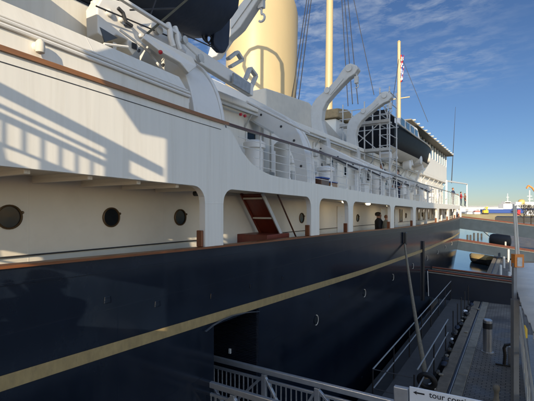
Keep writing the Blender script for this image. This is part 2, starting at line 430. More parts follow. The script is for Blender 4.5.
# ================================================================== SETTING: water, quay, far shore
WATER = -2.3
tag(MB().add([(-3000, -400, WATER), (3000, -400, WATER), (3000, 5000, WATER), (-3000, 5000, WATER)], [(0, 1, 2, 3)]).build('water', M['water']), kind='structure')
QE = -1.98                                                  # quay edge
q = MB()
q.box(-0.92 - 0.32, 60, -90, 92, -3.2, 0.0)
tag(q.build('quay_pavement', M['paving'], org=(0, 0, 0)), kind='structure')
q = MB(); y = -4.0                                          # outer coping, stone by stone
while y < 92:
    d = random.uniform(1.5, 2.3); h = random.uniform(-0.008, 0.006)
    q.box(QE, -1.655, y + 0.012, y + d - 0.012, -3.2, 0.012 + h); y += d
tag(q.build('quay_edge', M['stone'], bevel=0.018, org=(0, 0, 0)), kind='structure')
q = MB(); y = -4.0                                          # inner pale setts
while y < 92:
    d = random.uniform(0.75, 1.25); h = random.uniform(-0.006, 0.006)
    q.box(-1.545, -1.25, y + 0.01, y + d - 0.01, -0.5, 0.010 + h); y += d
tag(q.build('quay_kerb', M['stone_pale'], bevel=0.014, org=(0, 0, 0)), kind='structure')
tag(MB().box(-1.65, -1.55, -4, 92, -0.5, -0.03).build('quay_channel', M['navy_matt'], org=(0, 0, 0)), kind='structure')
q = MB()
q.box(-1.585, -1.56, -4, 92, -0.03, 0.006)
tag(q.build('quay_crane_track', M['galv'], org=(0, 0, 0)), kind='structure')
# far shore
sh = MB()
def FZ(x, Z, z):                                             # far point: photo column, camera distance, height
    r = (x - 267.0) * Z / FPX
    return Vector((r * CS - Z * SN, r * SN + Z * CS, z))
pts_near = [FZ(x, Z, WATER) for x, Z in ((380, 330), (470, 320), (520, 312), (620, 300), (900, 260))]
pts_top = [FZ(x, Z, 0.6) for x, Z in ((380, 345), (470, 334), (520, 326), (620, 314), (900, 275))]
pts_far = [FZ(x, 1500, 0.9) for x in (380, 470, 520, 620, 900)]
n = 5
fs = [(i, i + 1, i + 1 + n, i + n) for i in range(4)] + [(i + n, i + 1 + n, i + 1 + 2 * n, i + 2 * n) for i in range(4)]
tag(sh.add(pts_near + pts_top + pts_far, fs).build('far_shore', M['grass'], org=(0, 0, 0)), kind='structure')
ap = MB()
a0, a1, b0, b1 = FZ(440, 420, 0.95), FZ(640, 420, 0.95), FZ(640, 1400, 1.2), FZ(440, 1400, 1.2)
tag(ap.add([a0, a1, b1, b0][:2] + [b0, b1], [(0, 1, 2, 3)]).build('far_yard', M['concrete'], org=(0, 0, 0)), kind='structure')

# ================================================================== THE SHIP
E_ = [(-75, 1.6), (-50, 0.7), (-25, 0.0), (-8, -0.42), (2, -0.62), (5.3, -0.69), (10, -0.74), (13.4, -0.79), (19, -0.89), (25, -0.95), (38, -0.92), (49, -0.80), (60, -0.45), (68, 0.1)]
G_ = [(-75, 0.6), (-25, -1.1), (-8, -1.6), (2, -1.79), (4.7, -1.88), (9, -2.03), (13.4, -2.18), (24.7, -2.39), (38, -2.48), (49, -2.50), (68, -1.6)]
WB_ = [(-30, 0.85), (2, 0.45), (5.3, 0.38), (10.6, 0.29), (17, 0.17), (24.7, 0.06), (36, 0.0), (60, 0.0)]
BT_ = [(-30, 1.15), (2, 0.83), (6.6, 0.74), (9.9, 0.67), (17, 0.53), (24.7, 0.41), (36, 0.36), (60, 0.36)]
RL_ = [(-30, 1.95), (2, 1.66), (5, 1.57), (7, 1.55), (10, 1.53), (13.4, 1.49), (24.7, 1.42), (40, 1.40), (60, 1.42)]
HX_ = [(-75, -12.4), (-68, -9.6), (-58, -6.6), (-45, -5.0), (-30, -4.52), (-20, -4.5), (27, -4.5), (38, -4.62), (46, -4.92), (52, -5.5), (58, -6.7), (63, -8.6), (67, -11), (68, -12.5)]
def sm(tab):
    def f(a): return (interp(tab, a - 1.2) + 2 * interp(tab, a) + interp(tab, a + 1.2)) / 4
    return f
EE, GG, WBf, BTf, RLf, HXf = sm(E_), sm(G_), sm(WB_), sm(BT_), sm(RL_), sm(HX_)
ship = empty('royal_yacht', (-12.5, 20, WATER), 'huge navy and white yacht with buff yellow funnel moored alongside the quay', 'ship')

def frange(a, b, st):
    k = max(1, int(math.ceil((b - a) / st))); return [a + (b - a) * i / k for i in range(k + 1)]
# --- navy shell plating, with the entry port cut out
D0, D1, DZ0, DZ1 = 5.5, 6.95, -4.12, -2.05                  # entry port: from, to, sill, head (relative to the eye)
def hull_x(a, zr):
    base = HXf(a)
    k = max(0.0, (-3.0 - zr)) * (0.0 if a < 35 else min(1, (a - 35) / 20) * 0.35)
    return base - k * 0.9
cols = frange(-74, -20, 3) + frange(-20, D0, 1.0)[1:] + frange(D0, D1, 0.5)[1:] + frange(D1, 68, 1.0)[1:]
zsN = 8
def shell(mb, spans, inward=0.0):
    """spans: for each pair of columns a list of (zlo0,zhi0,zlo1,zhi1)"""
    for (a0, a1, zl0, zh0, zl1, zh1) in spans:
        for k in range(zsN):
            t0, t1 = k / zsN, (k + 1) / zsN
            p = []
            for a, t, zl, zh in ((a0, t0, zl0, zh0), (a1, t0, zl1, zh1), (a1, t1, zl1, zh1), (a0, t1, zl0, zh0)):
                z = zl + (zh - zl) * t
                p.append((hull_x(a, z) + inward, a, EYE + z))
            mb.add(p, [(0, 1, 2, 3)])
BOT = WATER - EYE - 1.5
spans = []
for a0, a1 in zip(cols, cols[1:]):
    e0, e1 = EE(a0), EE(a1)
    if a0 >= D0 - 1e-6 and a1 <= D1 + 1e-6:
        spans.append((a0, a1, BOT, DZ0, BOT, DZ0)); spans.append((a0, a1, DZ1, e0, DZ1, e1))
    else:
        spans.append((a0, a1, BOT, e0, BOT, e1))
hb = MB(); shell(hb, spans)
# inner skin of the bulwark and its top, so it has thickness
for a0, a1 in zip(cols, cols[1:]):
    p = [(HXf(a0), a0, EYE + EE(a0)), (HXf(a1), a1, EYE + EE(a1)), (HXf(a1) - .1, a1, EYE + EE(a1)), (HXf(a0) - .1, a0, EYE + EE(a0)),
         (HXf(a0) - .1, a0, EYE + EE(a0) - 1.05), (HXf(a1) - .1, a1, EYE + EE(a1) - 1.05)]
    hb.add(p, [(0, 1, 2, 3), (3, 2, 5, 4)])
hb_o = hb.build('hull', M['navy'], ship)
bm = bmesh.new(); bm.from_mesh(hb_o.data); bmesh.ops.remove_doubles(bm, verts=bm.verts, dist=0.001); bmesh.ops.recalc_face_normals(bm, faces=bm.faces); bm.to_mesh(hb_o.data); bm.free()
for p in hb_o.data.polygons: p.use_smooth = True
hb_o.data.set_sharp_from_angle(angle=R(40))
# gold band
gb = MB()
for a0, a1 in zip(cols, cols[1:]):
    for (w0, w1, o) in ((-0.08, 0.08, 0.006),):
        gb.add([(hull_x(a0, GG(a0)) + o, a0, EYE + GG(a0) + w0), (hull_x(a1, GG(a1)) + o, a1, EYE + GG(a1) + w0), (hull_x(a1, GG(a1)) + o, a1, EYE + GG(a1) + w1), (hull_x(a0, GG(a0)) + o, a0, EYE + GG(a0) + w1)], [(0, 1, 2, 3)])
gb.build('gold_band', M['gold'], hb_o)
# plate seam lines: slim raised straps along the shell
st = MB()
for dz in (-0.16,):
    for a0, a1 in zip(cols, cols[1:]):
        st.bar((HXf(a0) + 0.004, a0, EYE + EE(a0) + dz), (HXf(a1) + 0.004, a1, EYE + EE(a1) + dz), 0.02, 0.022)
st.build('rubbing_strake', M['navy'], hb_o)
# scuttles in the shell with their pale rims
rim = MB(); rim.lathe((0, 0, 0), [(0.165, -0.01), (0.165, 0.035), (0.135, 0.045), (0.12, 0.01)], 20, 'X')
def ring(mb, c, R0, r, n=24, axis='X', a0=0, a1=2 * math.pi):
    pts = []
    for k in range(n + 1):
        t = a0 + (a1 - a0) * k / n
        pts.append(Vector(c) + (Vector((0, math.cos(t), math.sin(t))) if axis == 'X' else Vector((math.cos(t), 0, math.sin(t)))) * R0)
    return mb.tube(pts, r, 6)
first = None
for a in (9.74, 13.75, 17.6, 21.6, 25.6, 29.6, 33.6, 37.6):
    c = Vector((hull_x(a, -2.95) + 0.004, a, EYE - 2.95))
    if first is None:
        m_ = MB(); m_.lathe(c, [(0.115, -0.005), (0.115, 0.012), (0.0, 0.013)], 18, 'X')
        first = m_.build('scuttle', M['glass'], hb_o, org=c)
        m_ = MB(); ring(m_, c + Vector((0.006, 0, 0)), 0.13, 0.012, 14, 'X', R(-100), R(80)); eyeb = m_.build('scuttle_rim', M['canvas_white'], hb_o, org=c)
    else:
        inst(first, hb_o, c); inst(eyeb, hb_o, c)
# scupper lips / small shell fittings
first = None
for (x, y) in ((251, 286), (283, 278), (212, 296), (107, 300), (157, 304), (330, 296), (362, 378)):
    c = PX(x, y, 4.5)
    if first is None:
        m_ = MB(); m_.prism([c + Vector((0, -.05, -.04)), c + Vector((0, .05, -.04)), c + Vector((0, .04, .05)), c + Vector((0, -.04, .05))], (0.012, 0, 0))
        first = m_.build('scupper', M['navy'], hb_o, org=c, bevel=0.008)
    else: inst(first, hb_o, c)
# entry port: recess, louvred inner side, eyebrow, lamp
m_ = MB()
x0, x1 = -4.5, -6.4
m_.add([(x0, D0, EYE + DZ0), (x1, D0, EYE + DZ0), (x1, D0, EYE + DZ1), (x0, D0, EYE + DZ1),
        (x0, D1, EYE + DZ0), (x1, D1, EYE + DZ0), (x1, D1, EYE + DZ1), (x0, D1, EYE + DZ1)],
       [(0, 1, 2, 3), (4, 7, 6, 5), (1, 5, 6, 2), (3, 2, 6, 7), (0, 4, 5, 1)])
port = m_.build('entry_port', M['navy_matt'], ship)
MB().box(-6.2, -4.52, D1 - 0.05, D1 - 0.004, EYE + DZ0 + .03, EYE + DZ1 - .03).build('louvre', M['louvre'], port)
m_ = MB(); c = PX(230.5, 351, 5.2); m_.box(c.x - .03, c.x + .03, c.y - .04, c.y + .04, c.z - .05, c.z + .06); m_.build('lamp', M['white_fit'], port, bevel=0.01)
m_ = MB(); pth = [PX(205.5, 331.5, 4.46), PX(213, 325.5, 4.44), PX(222, 320, 4.43), PX(233, 315.5, 4.43), PX(246, 312.6, 4.44), PX(259, 311.4, 4.47)]
for p, q2 in zip(pth, pth[1:]): m_.bar(p, q2, 0.04, 0.010)
m_.build('rain_eyebrow', M['dark_grey'], port)

# --- teak cap of the bulwark
m_ = MB()
for a0, a1 in zip(cols, cols[1:]):
    if a0 < -30 or a1 > 60: continue
    z0, z1 = EYE + EE(a0), EYE + EE(a1)
    m_.add([(HXf(a0) + .03, a0, z0 + .004), (HXf(a1) + .03, a1, z1 + .004), (HXf(a1) - .16, a1, z1 + .004), (HXf(a0) - .16, a0, z0 + .004),
            (HXf(a0) + .03, a0, z0 + .036), (HXf(a1) + .03, a1, z1 + .036), (HXf(a1) - .16, a1, z1 + .036), (HXf(a0) - .16, a0, z0 + .036)],
           [(0, 1, 5, 4), (4, 5, 6, 7), (3, 7, 6, 2), (0, 3, 2, 1)])
m_.build('cap_rail', mat('cap_rail_teak', (0.19, 0.062, 0.018), 0.35, var=0.3, scale=5, stretch=(6, .5, 6)), ship)

# --- white side plating with the row of openings
OPEN = [(-22.0, -8.6), (-8.0, -1.6), (-1.1, 5.27), (5.77, 9.45), (9.97, 12.2), (12.62, 17.3), (17.85, 21.75), (22.35, 29.5), (30.2, 35.4), (36.0, 41.5), (42.1, 47.5)]
NOTCH = [(5.2, 0), (5.75, 1.50), (5.99, 1.47), (6.15, 1.33), (6.36, 1.12), (6.67, 0.92), (7.0, 0.81), (7.4, 0.74), (8.2, 0.69), (9.2, 0.68)]
def ztop(a):
    if a <= 5.8: return RLf(a) + 0.02
    if a <= 9.2:
        return max(interp(NOTCH[1:], a), BTf(a))
    return BTf(a)
def plate_cols():
    cs = []
    a_end = 50.5
    cuts = sorted(set([-29.5, a_end] + [x for o in OPEN for x in o]))
    for lo, hi in zip(cuts, cuts[1:]):
        op = any(abs(o[0] - lo) < 1e-6 for o in OPEN)
        seg = set(frange(lo, hi, 0.6))
        if op:
            for d in (0.02, 0.05, 0.09, 0.14, 0.2, 0.28): seg.add(lo + d); seg.add(hi - d)
        if lo < 9.2 and hi > 5.7:
            for x in frange(max(lo, 5.7), min(hi, 9.2), 0.12): seg.add(x)
        for a in sorted(seg):
            if op:
                d = min(a - lo, hi - a); r = 0.28
                zl = WBf(a) - (r - math.sqrt(max(0, r * r - (r - min(d, r)) ** 2)))
            else: zl = EE(a) + 0.04
            cs.append((a, zl, ztop(a)))
    return cs
pc = plate_cols()
m_ = MB(); TK = 0.13
for (a0, l0, t0), (a1, l1, t1) in zip(pc, pc[1:]):
    x0, x1 = HXf(a0) + 0.0, HXf(a1) + 0.0
    P = lambda x, a, z: (x, a, EYE + z)
    if a1 - a0 > 1e-6:
        m_.add([P(x0, a0, l0), P(x1, a1, l1), P(x1, a1, t1), P(x0, a0, t0), P(x0 - TK, a0, l0), P(x1 - TK, a1, l1), P(x1 - TK, a1, t1), P(x0 - TK, a0, t0)],
               [(0, 1, 2, 3), (4, 7, 6, 5), (0, 4, 5, 1), (3, 2, 6, 7)])
    else:
        m_.add([P(x0, a0, l0), P(x0, a0, l1), P(x0 - TK, a0, l1), P(x0 - TK, a0, l0)], [(0, 1, 2, 3)])
scr = m_.build('side_screen', M['white'], ship)
bm = bmesh.new(); bm.from_mesh(scr.data); bmesh.ops.remove_doubles(bm, verts=bm.verts, dist=0.0008); bmesh.ops.recalc_face_normals(bm, faces=bm.faces); bm.to_mesh(scr.data); bm.free()
# teak rubbing rail along the screen, seam lines under it
def rail_run(fz, a0, a1, ox, w, h, st=0.8):
    mb = MB(); cs = frange(a0, a1, st)
    for p, q2 in zip(cs, cs[1:]): mb.bar((HXf(p) + ox, p, EYE + fz(p)), (HXf(q2) + ox, q2, EYE + fz(q2)), w, h)
    return mb
rail_run(RLf, -29, 5.9, 0.012, 0.05, 0.055).build('rubbing_rail', M['teak'], ship)
rail_run(lambda a: RLf(a) - 0.135, -29, 5.7, 0.001, 0.008, 0.010).build('plate_seam', M['wire'], scr)
rail_run(lambda a: RLf(a) + 0.02, 5.7, 50.3, -0.05, 0.075, 0.04).build('handrail', M['teak_dark'], ship)
# plate above the rail with its double moulding
m_ = MB()
cs = frange(-29, 4.9, 0.8)
for p, q2 in zip(cs, cs[1:]):
    r0, r1 = RLf(p), RLf(q2)
    a = [(-4.53, p, EYE + r0 + .02), (-4.53, q2, EYE + r1 + .02), (-4.53, q2, EYE + r1 + .30), (-4.53, p, EYE + r0 + .30), (-4.75, p, EYE + r0 + .62), (-4.75, q2, EYE + r1 + .62), (-4.9, q2, EYE + r1 + .62), (-4.9, p, EYE + r0 + .62), (-4.9, q2, EYE + r1 + .02), (-4.9, p, EYE + r0 + .02)]
    m_.add(a, [(0, 1, 2, 3), (3, 2, 5, 4), (4, 5, 6, 7), (7, 6, 8, 9)])
m_.add([(-4.53, 4.9, EYE + RLf(4.9) + .02), (-4.53, 4.9, EYE + RLf(4.9) + .30), (-4.75, 4.9, EYE + RLf(4.9) + .62), (-4.9, 4.9, EYE + RLf(4.9) + .62), (-4.9, 4.9, EYE + RLf(4.9) + .02)], [(0, 1, 2, 3, 4)])
upl = m_.build('upper_screen', M['white'], ship)
m_ = MB()
for dz, r, ox in ((0.255, 0.026, 0.0), (0.315, 0.022, -0.01), (0.37, 0.012, -0.05)):
    m_.tube([(-4.51 + ox, a, EYE + RLf(a) + dz) for a in cs], r, 8)
m_.build('moulding', M['white_fit'], upl, smooth=True)
# lamp on the screen
c = PX(39.5, 46, 4.47); c.x = -4.53
m_ = MB(); m_.lathe(c + Vector((0, 0, 0)), [(0.055, 0.0), (0.055, 0.02), (0.03, 0.03), (0.03, 0.07)], 14, 'X'); lp = m_.build('deck_lamp', M['white_fit'], ship, smooth=True)
m_ = MB(); m_.lathe(c + Vector((0.075, 0, -0.06)), [(0.018, -0.03), (0.046, -0.015), (0.052, 0.03), (0.045, 0.10), (0.02, 0.13)], 14, 'Z'); m_.build('lamp_globe', M['canvas_white'], lp, smooth=True)

# --- post wood caps
first = None
for lo, hi in OPEN[2:]:
    c = Vector((HXf(hi) - 0.09, hi - 0.028, EYE + EE(hi) + 0.04))
    if first is None:
        m_ = MB(); m_.box(c.x - .06, c.x + .06, c.y - .03, c.y + .022, c.z, c.z + .28)
        first = m_.build('teak_chock', M['chock'], ship, org=c, bevel=0.012)
    else: inst(first, ship, c)

# --- main deck, overhead and inner house wall
HW = -5.95
m_ = MB(); cs = frange(-29, 50, 1.5)
for p, q2 in zip(cs, cs[1:]):
    z0, z1 = EYE + EE(p) - 1.05, EYE + EE(q2) - 1.05
    m_.add([(HXf(p) - .1, p, z0), (HXf(q2) - .1, q2, z1), (-13, q2, z1), (-13, p, z0)], [(0, 1, 2, 3)])
m_.build('main_deck', M['deck'], ship)
m_ = MB()
for p, q2 in zip(cs, cs[1:]):
    for zf, zo in ((BTf, -0.02), (WBf, 0.05)):
        m_.add([(HXf(p) - .13, p, EYE + zf(p) + zo), (HXf(q2) - .13, q2, EYE + zf(q2) + zo), (-12, q2, EYE + zf(q2) + zo), (-12, p, EYE + zf(p) + zo)], [(0, 1, 2, 3)])
m_.build('upper_deck', M['panelled'], ship)
first = None
for k in range(20):
    a = -9.3 + k * 0.78
    z = EYE + WBf(a)
    c = Vector((-4.7, a, z))
    if first is None:
        m_ = MB(); m_.box(-5.95, -4.63, a - .035, a + .035, z - .05, z + .07); first = m_.build('deck_beam', M['cream_wall'], ship, org=c, bevel=0.008)
    else: inst(first, ship, c)
def wall_strip(mb, x, a0, a1, fz0, fz1, st=1.0):
    cs = frange(a0, a1, st)
    for p, q2 in zip(cs, cs[1:]):
        mb.add([(x, p, EYE + fz0(p)), (x, q2, EYE + fz0(q2)), (x, q2, EYE + fz1(q2)), (x, p, EYE + fz1(p))], [(0, 1, 2, 3)])
m_ = MB()
wall_strip(m_, HW, -29, 49, lambda a: EE(a) - 1.05, lambda a: WBf(a) + 0.05)
m_.add([(HW, 49, EYE - 2), (HW, 49, EYE + .1), (-12, 49, EYE + .1), (-12, 49, EYE - 2)], [(0, 1, 2, 3)])
hw = m_.build('deckhouse', M['cream_wall'], ship)
m_ = MB(); m_.tube([(HW + .03, a, EYE + EE(a) * 0.0 - 0.655 - 0.006 * (a - 2)) for a in frange(-20, 48, 2)], 0.012, 6); m_.build('pipe', M['wire'], hw)
# portholes in the house wall
PH = []
for x in (9, 111, 180):
    p = PX(x, 217.3 if x > 20 else 217, -HW); PH.append((p.y, p.z))
for x in (301.5, 339.3, 357.5):
    p = PX(x, 218, -HW); PH.append((p.y, p.z))
for a in (26.5, 28.6, 31.8, 37.5, 39.4, 43.5): PH.append((a, EYE - 0.42))
PH = [(PH[0][0] - 2.2, PH[0][1])] + PH
f1 = None
for (a, z) in PH:
    c = Vector((HW, a, z))
    if f1 is None:
        m_ = MB(); m_.lathe(c, [(0.15, 0.0), (0.15, 0.006), (0.0, 0.008)], 24, 'X'); f1 = m_.build('porthole', M['glass'], hw, org=c)
        m_ = MB(); m_.lathe(c, [(0.15, 0.0), (0.172, 0.0), (0.172, 0.026), (0.158, 0.034), (0.148, 0.026), (0.146, 0.004)], 28, 'X'); f2 = m_.build('porthole_rim', M['brass'], hw, org=c, smooth=True)
        m_ = MB()
        for t in (R(20),):
            d = c + Vector((0, .178 * math.cos(t), .178 * math.sin(t))); m_.lathe(d, [(.022, 0), (.022, .03), (.012, .045)], 8, 'X')
        f3 = m_.build('porthole_dog', M['brass'], hw, org=c)
    else: inst(f1, hw, c); inst(f2, hw, c); inst(f3, hw, c)
# house doors and windows further along
f1 = None
for a in (15.2, 21.2, 24.0, 33.4, 40.6):
    c = Vector((HW, a, EYE + EE(a) - 1.05))
    if f1 is None:
        m_ = MB(); m_.box(HW, HW + .045, a - .38, a + .38, c.z + .12, c.z + 1.98); f1 = m_.build('door', M['white_fit'], hw, org=c, bevel=0.015)
    else: inst(f1, hw, c)
f1 = None
for a in (23.0, 25.2, 30.6, 32.4, 34.4, 36.3, 38.5, 41.8, 44.6):
    c = Vector((HW, a, EYE - 0.35))
    if f1 is None:
        m_ = MB(); m_.box(HW, HW + .02, a - .28, a + .28, c.z - .42, c.z + .3); f1 = m_.build('window', M['glass'], hw, org=c)
        m_ = MB()
        for s in ((-.32, -.27, -.46, .34), (.27, .32, -.46, .34)): m_.box(HW, HW + .04, a + s[0], a + s[1], c.z + s[2], c.z + s[3])
        m_.box(HW, HW + .04, a - .27, a + .27, c.z + .29, c.z + .34); m_.box(HW, HW + .04, a - .27, a + .27, c.z - .46, c.z - .41)
        f2 = m_.build('window_frame', M['teak_dark'], hw, org=c)
    else: inst(f1, hw, c); inst(f2, hw, c)
# the inclined ladder, seen from below through the second wide opening
lad0, lad1 = Vector((-5.35, 8.05, EYE + 0.34)), Vector((-5.35, 9.9, EYE - 1.76))
def ladder_pt(t, x): p = lad0.lerp(lad1, t); return Vector((x, p.y, p.z))
lad = MB(); lad.add([ladder_pt(0, -5.68), ladder_pt(1, -5.68), ladder_pt(1, -5.12), ladder_pt(0, -5.12)], [(0, 1, 2, 3)])
lad_o = lad.build('companion_ladder', M['mahogany'], ship)
sd = lad_o.modifiers.new('thick', 'SOLIDIFY'); sd.thickness = 0.04
f1 = None
for t in (0.04, 0.27, 0.50, 0.73, 0.95):
    c = ladder_pt(t, -5.40) + Vector((0, -0.02, 0))
    if f1 is None:
        m_ = MB(); m_.box(-5.67, -5.13, c.y - .05, c.y + .03, c.z - .02, c.z + .02); f1 = m_.build('tread', M['canvas_white'], lad_o, org=c)
    else: inst(f1, lad_o, c)
for x in (-5.70, -5.09):
    m_ = MB(); m_.bar(ladder_pt(-.02, x), ladder_pt(1, x), 0.035, 0.10); m_.build('stringer', M['grey_paint'] if x > -5.3 else M['mahogany'], lad_o, bevel=0.006)
m_ = MB(); m_.tube([ladder_pt(-.0, -5.02) + Vector((0, .28, .35)), ladder_pt(.96, -5.02) + Vector((0, .28, .35))], 0.022, 8); m_.build('ladder_handrail', M['teak_dark'], lad_o)
m_ = MB(); c = PX(262, 243, 5.3); m_.box(-5.9, -5.0, 8.1, 9.2, EYE - 1.74, EYE - 0.62); m_.build('deck_locker', M['mahogany'], ship, bevel=0.015)
m_ = MB(); m_.box(-5.94, -5.88, 7.0, 8.9, EYE - 1.7, EYE + .32); m_.build('wall_panel', M['panelled'], hw)
# deck-head lights, lit in the photograph
em = bpy.data.materials.new('deckhead_light'); em.use_nodes = True
em.node_tree.nodes['Principled BSDF'].inputs['Emission Color'].default_value = (1, .78, .45, 1)
em.node_tree.nodes['Principled BSDF'].inputs['Emission Strength'].default_value = 9.0
f1 = None
for a in (13.7, 16.4, 19.6, 25.5):
    c = Vector((-5.2, a, EYE + WBf(a) + 0.03))
    if f1 is None:
        m_ = MB(); m_.lathe(c, [(0.02, -0.05), (0.09, -0.03), (0.10, 0.02)], 14, 'Z'); f1 = m_.build('deckhead_lamp', em, ship, org=c, smooth=True)
    else: inst(f1, ship, c)
c = PX(194.5, 193.5, 5.5)
m_ = MB(); m_.lathe(c, [(0.03, -0.02), (0.055, 0.0), (0.055, 0.09), (0.02, 0.11)], 12, 'X'); m_.tube([c, c + Vector((0, 0, .2))], 0.012, 6); m_.build('floodlight', M['black_paint'], ship, smooth=True)

# --- upper deck: railing, stanchions, house
rg = MB()
for k in range(4):
    fr = (0.18, 0.39, 0.60, 0.80)[k]
    lst = [(HXf(a) - 0.05, a, EYE + BTf(a) + (RLf(a) - BTf(a)) * fr) for a in frange(6.3 if k > 1 else 6.8, 50.3, 1.2)]
    rg.tube(lst, 0.0085, 5)
rg_o = rg.build('guard_wires', M['white_fit'], ship)
f1 = None
for k in range(35):
    a = 7.1 + 1.27 * k
    if a > 50.4: break
    c = Vector((HXf(a) - 0.05, a, EYE + BTf(a)))
    if f1 is None:
        h = RLf(a) - BTf(a)
        m_ = MB(); m_.tube([c, c + Vector((0, 0, h))], 0.017, 8); m_.lathe(c, [(0.035, 0.0), (0.03, 0.04)], 8); f1 = m_.build('stanchion', M['white_fit'], ship, org=c)
    else:
        o = inst(f1, ship, c); o.scale.z = (RLf(a) - BTf(a)) / h
UW = -6.5
m_ = MB(); wall_strip(m_, UW, -29, 46, lambda a: BTf(a) - .03, lambda a: 2.72)
m_.add([(UW, 46, EYE + .3), (UW, 46, EYE + 2.72), (-12, 46, EYE + 2.72), (-12, 46, EYE + .3)], [(0, 1, 2, 3)])
uh = m_.build('upper_house', M['white'], ship)
f1 = None
for a in (8.2, 9.6, 12.6, 15.7, 17.2, 20.4, 23.8, 26.3, 28.0, 31.2, 33.2, 35.4, 38.0, 40.2, 42.4, 44.5):
    c = Vector((UW, a, EYE + BTf(a) + 1.25))
    if f1 is None:
        m_ = MB(); m_.box(UW, UW + .02, a - .22, a + .22, c.z - .26, c.z + .26); f1 = m_.build('house_window', M['glass'], uh, org=c, bevel=0.01)
        m_ = MB()
        for (y0, y1, z0, z1) in ((-.28, -.22, -.32, .32), (.22, .28, -.32, .32), (-.22, .22, .26, .32), (-.22, .22, -.32, -.26)): m_.box(UW, UW + .045, a + y0, a + y1, c.z + z0, c.z + z1)
        f2 = m_.build('house_window_frame', M['white_fit'], uh, org=c)
    else: inst(f1, uh, c); inst(f2, uh, c)
f1 = None
for a in (7.0, 11.1, 14.2, 18.8, 22.2, 29.6, 36.7):
    c = Vector((UW, a, EYE + BTf(a)))
    if f1 is None:
        m_ = MB(); m_.box(UW, UW + .06, a - .42, a + .42, c.z + .12, c.z + 1.95); f1 = m_.build('house_door', M['white_fit'], uh, org=c, bevel=0.02)
        m_ = MB(); m_.bar((UW + .09, a + .25, c.z + .95), (UW + .09, a + .25, c.z + 1.2), 0.03); f2 = m_.build('door_handle', M['black_paint'], uh, org=c)
    else: inst(f1, uh, c); inst(f2, uh, c)
# rounded ventilator trunks and lockers against the house
f1 = None
for a, x, h, r in ((8.9, -5.9, 1.15, .24), (10.4, -5.9, 1.35, .2), (13.4, -5.8, 0.95, .26), (19.4, -5.8, 1.2, .22), (25.0, -5.8, 1.1, .24), (30.3, -5.8, 1.3, .22), (34.4, -5.8, 1.0, .25)):
    c = Vector((x, a, EYE + BTf(a) - .02))
    m_ = MB(); m_.lathe(c, [(r, 0), (r, h * .8), (r * 1.25, h * .82), (r * 1.25, h * .94), (r * .8, h)], 18); m_.build('ventilator', M['white_fit'], ship, smooth=True)
for a, x, w, d, h, mt in ((11.2, -5.55, .55, .35, .42, 'white_fit'), (11.95, -5.35, .62, .34, .36, 'teak_dark'), (12.9, -5.4, .5, .3, .30, 'teak'), (16.6, -5.5, .6, .4, .5, 'white_fit'), (21.0, -5.4, .7, .4, .55, 'white_fit'), (24.0, -5.5, .5, .4, .4, 'white_fit'), (27.3, -5.4, .7, .4, .5, 'cream_wall'), (32.0, -5.4, .8, .4, .5, 'white_fit')):
    z = EYE + BTf(a) - .02
    m_ = MB(); m_.box(x - d / 2, x + d / 2, a - w / 2, a + w / 2, z, z + h); lk = m_.build('deck_chest', M[mt], ship, bevel=0.02)
    m_ = MB(); m_.box(x - d / 2 - .02, x + d / 2 + .02, a - w / 2 - .02, a + w / 2 + .02, z + h + .002, z + h + .05); m_.build('chest_lid', M['blue_bright'] if mt.startswith('teak') else M['white_fit'], lk, bevel=0.012)
# boat deck above, with bulwark edge
m_ = MB(); m_.box(-18.5, -6.2, -29, 47, EYE + 2.74, EYE + 2.92); m_.build('boat_deck', M['white'], ship, bevel=0.03)
m_ = MB()
for p, q2 in zip(frange(6.5, 33, 1.6), frange(6.5, 33, 1.6)[1:]): m_.bar((-6.22, p, EYE + 2.66), (-6.22, q2, EYE + 2.66), 0.05, 0.06)
m_.build('gutter', M['grey_paint'], ship)
f1 = None
for p in frange(7, 46, 2.4):
    c = Vector((-6.4, p, EYE + 2.5))
    if f1 is None: f1 = MB().bar((-6.5, p, EYE + 2.3), (-6.24, p, EYE + 2.66), 0.03, 0.05).build('knee_bracket', M['grey_paint'], ship, org=c)
    else: inst(f1, ship, c)
# bridge side wall over the near screen
m_ = MB(); m_.box(-7.5, -5.7, -28, 4.35, EYE + 1.6, EYE + 3.2); m_.build('bridge_wing', M['white'], ship, bevel=0.03)
m_ = MB(); m_.box(-7.5, -4.25, -28, 2.3, EYE + 3.22, EYE + 3.32); m_.build('wing_shade_slab', M['white'], ship, bevel=0.02)  # unseen slab added overhead to shade the wing wall

# --- casings, funnel, masts
m_ = MB(); m_.box(-15.5, -9.2, 12.5, 26, EYE + 2.9, EYE + 4.6); m_.build('funnel_casing', M['white'], ship, bevel=0.12)
m_ = MB(); m_.prism([(-8.2, 13.2, EYE + 2.9), (-8.2, 21, EYE + 2.9), (-8.2, 21, EYE + 4.0), (-8.2, 17, EYE + 5.0), (-8.2, 13.2, EYE + 4.7)], (-1.2, 0, 0)); m_.build('skylight_cover', M['canvas_white'], ship, bevel=0.06)
m_ = MB(); n = 48; ZB, FX, FY = EYE + 2.9, -12.5, 19.4
prof = []
for k in range(n):
    t = 2 * math.pi * k / n
    prof.append((1.92 * math.cos(t), 2.35 * math.sin(t)))
vs = []; levels = [0, .2, .4, .6, .8, .985, 1.0]
for lv in levels:
    for (px, py) in prof:
        top = EYE + 11.95 - 0.50 * py
        g = 1.0 if lv < 1 else 0.985
        z = ZB + (top - ZB) * lv
        vs.append((FX + px * g, FY + py * g + (z - ZB) * 0.05, z))
fs = [(i * n + k, i * n + (k + 1) % n, (i + 1) * n + (k + 1) % n, (i + 1) * n + k) for i in range(len(levels) - 1) for k in range(n)]
fs.append(tuple(range((len(levels) - 1) * n, len(levels) * n)))
fn = m_.add(vs, fs).build('funnel', M['funnel'], ship, smooth=True)
def loop_at(z, g, r):
    return [(FX + px * g, FY + py * g + (z - ZB) * 0.05, z) for (px, py) in prof + prof[:1]]
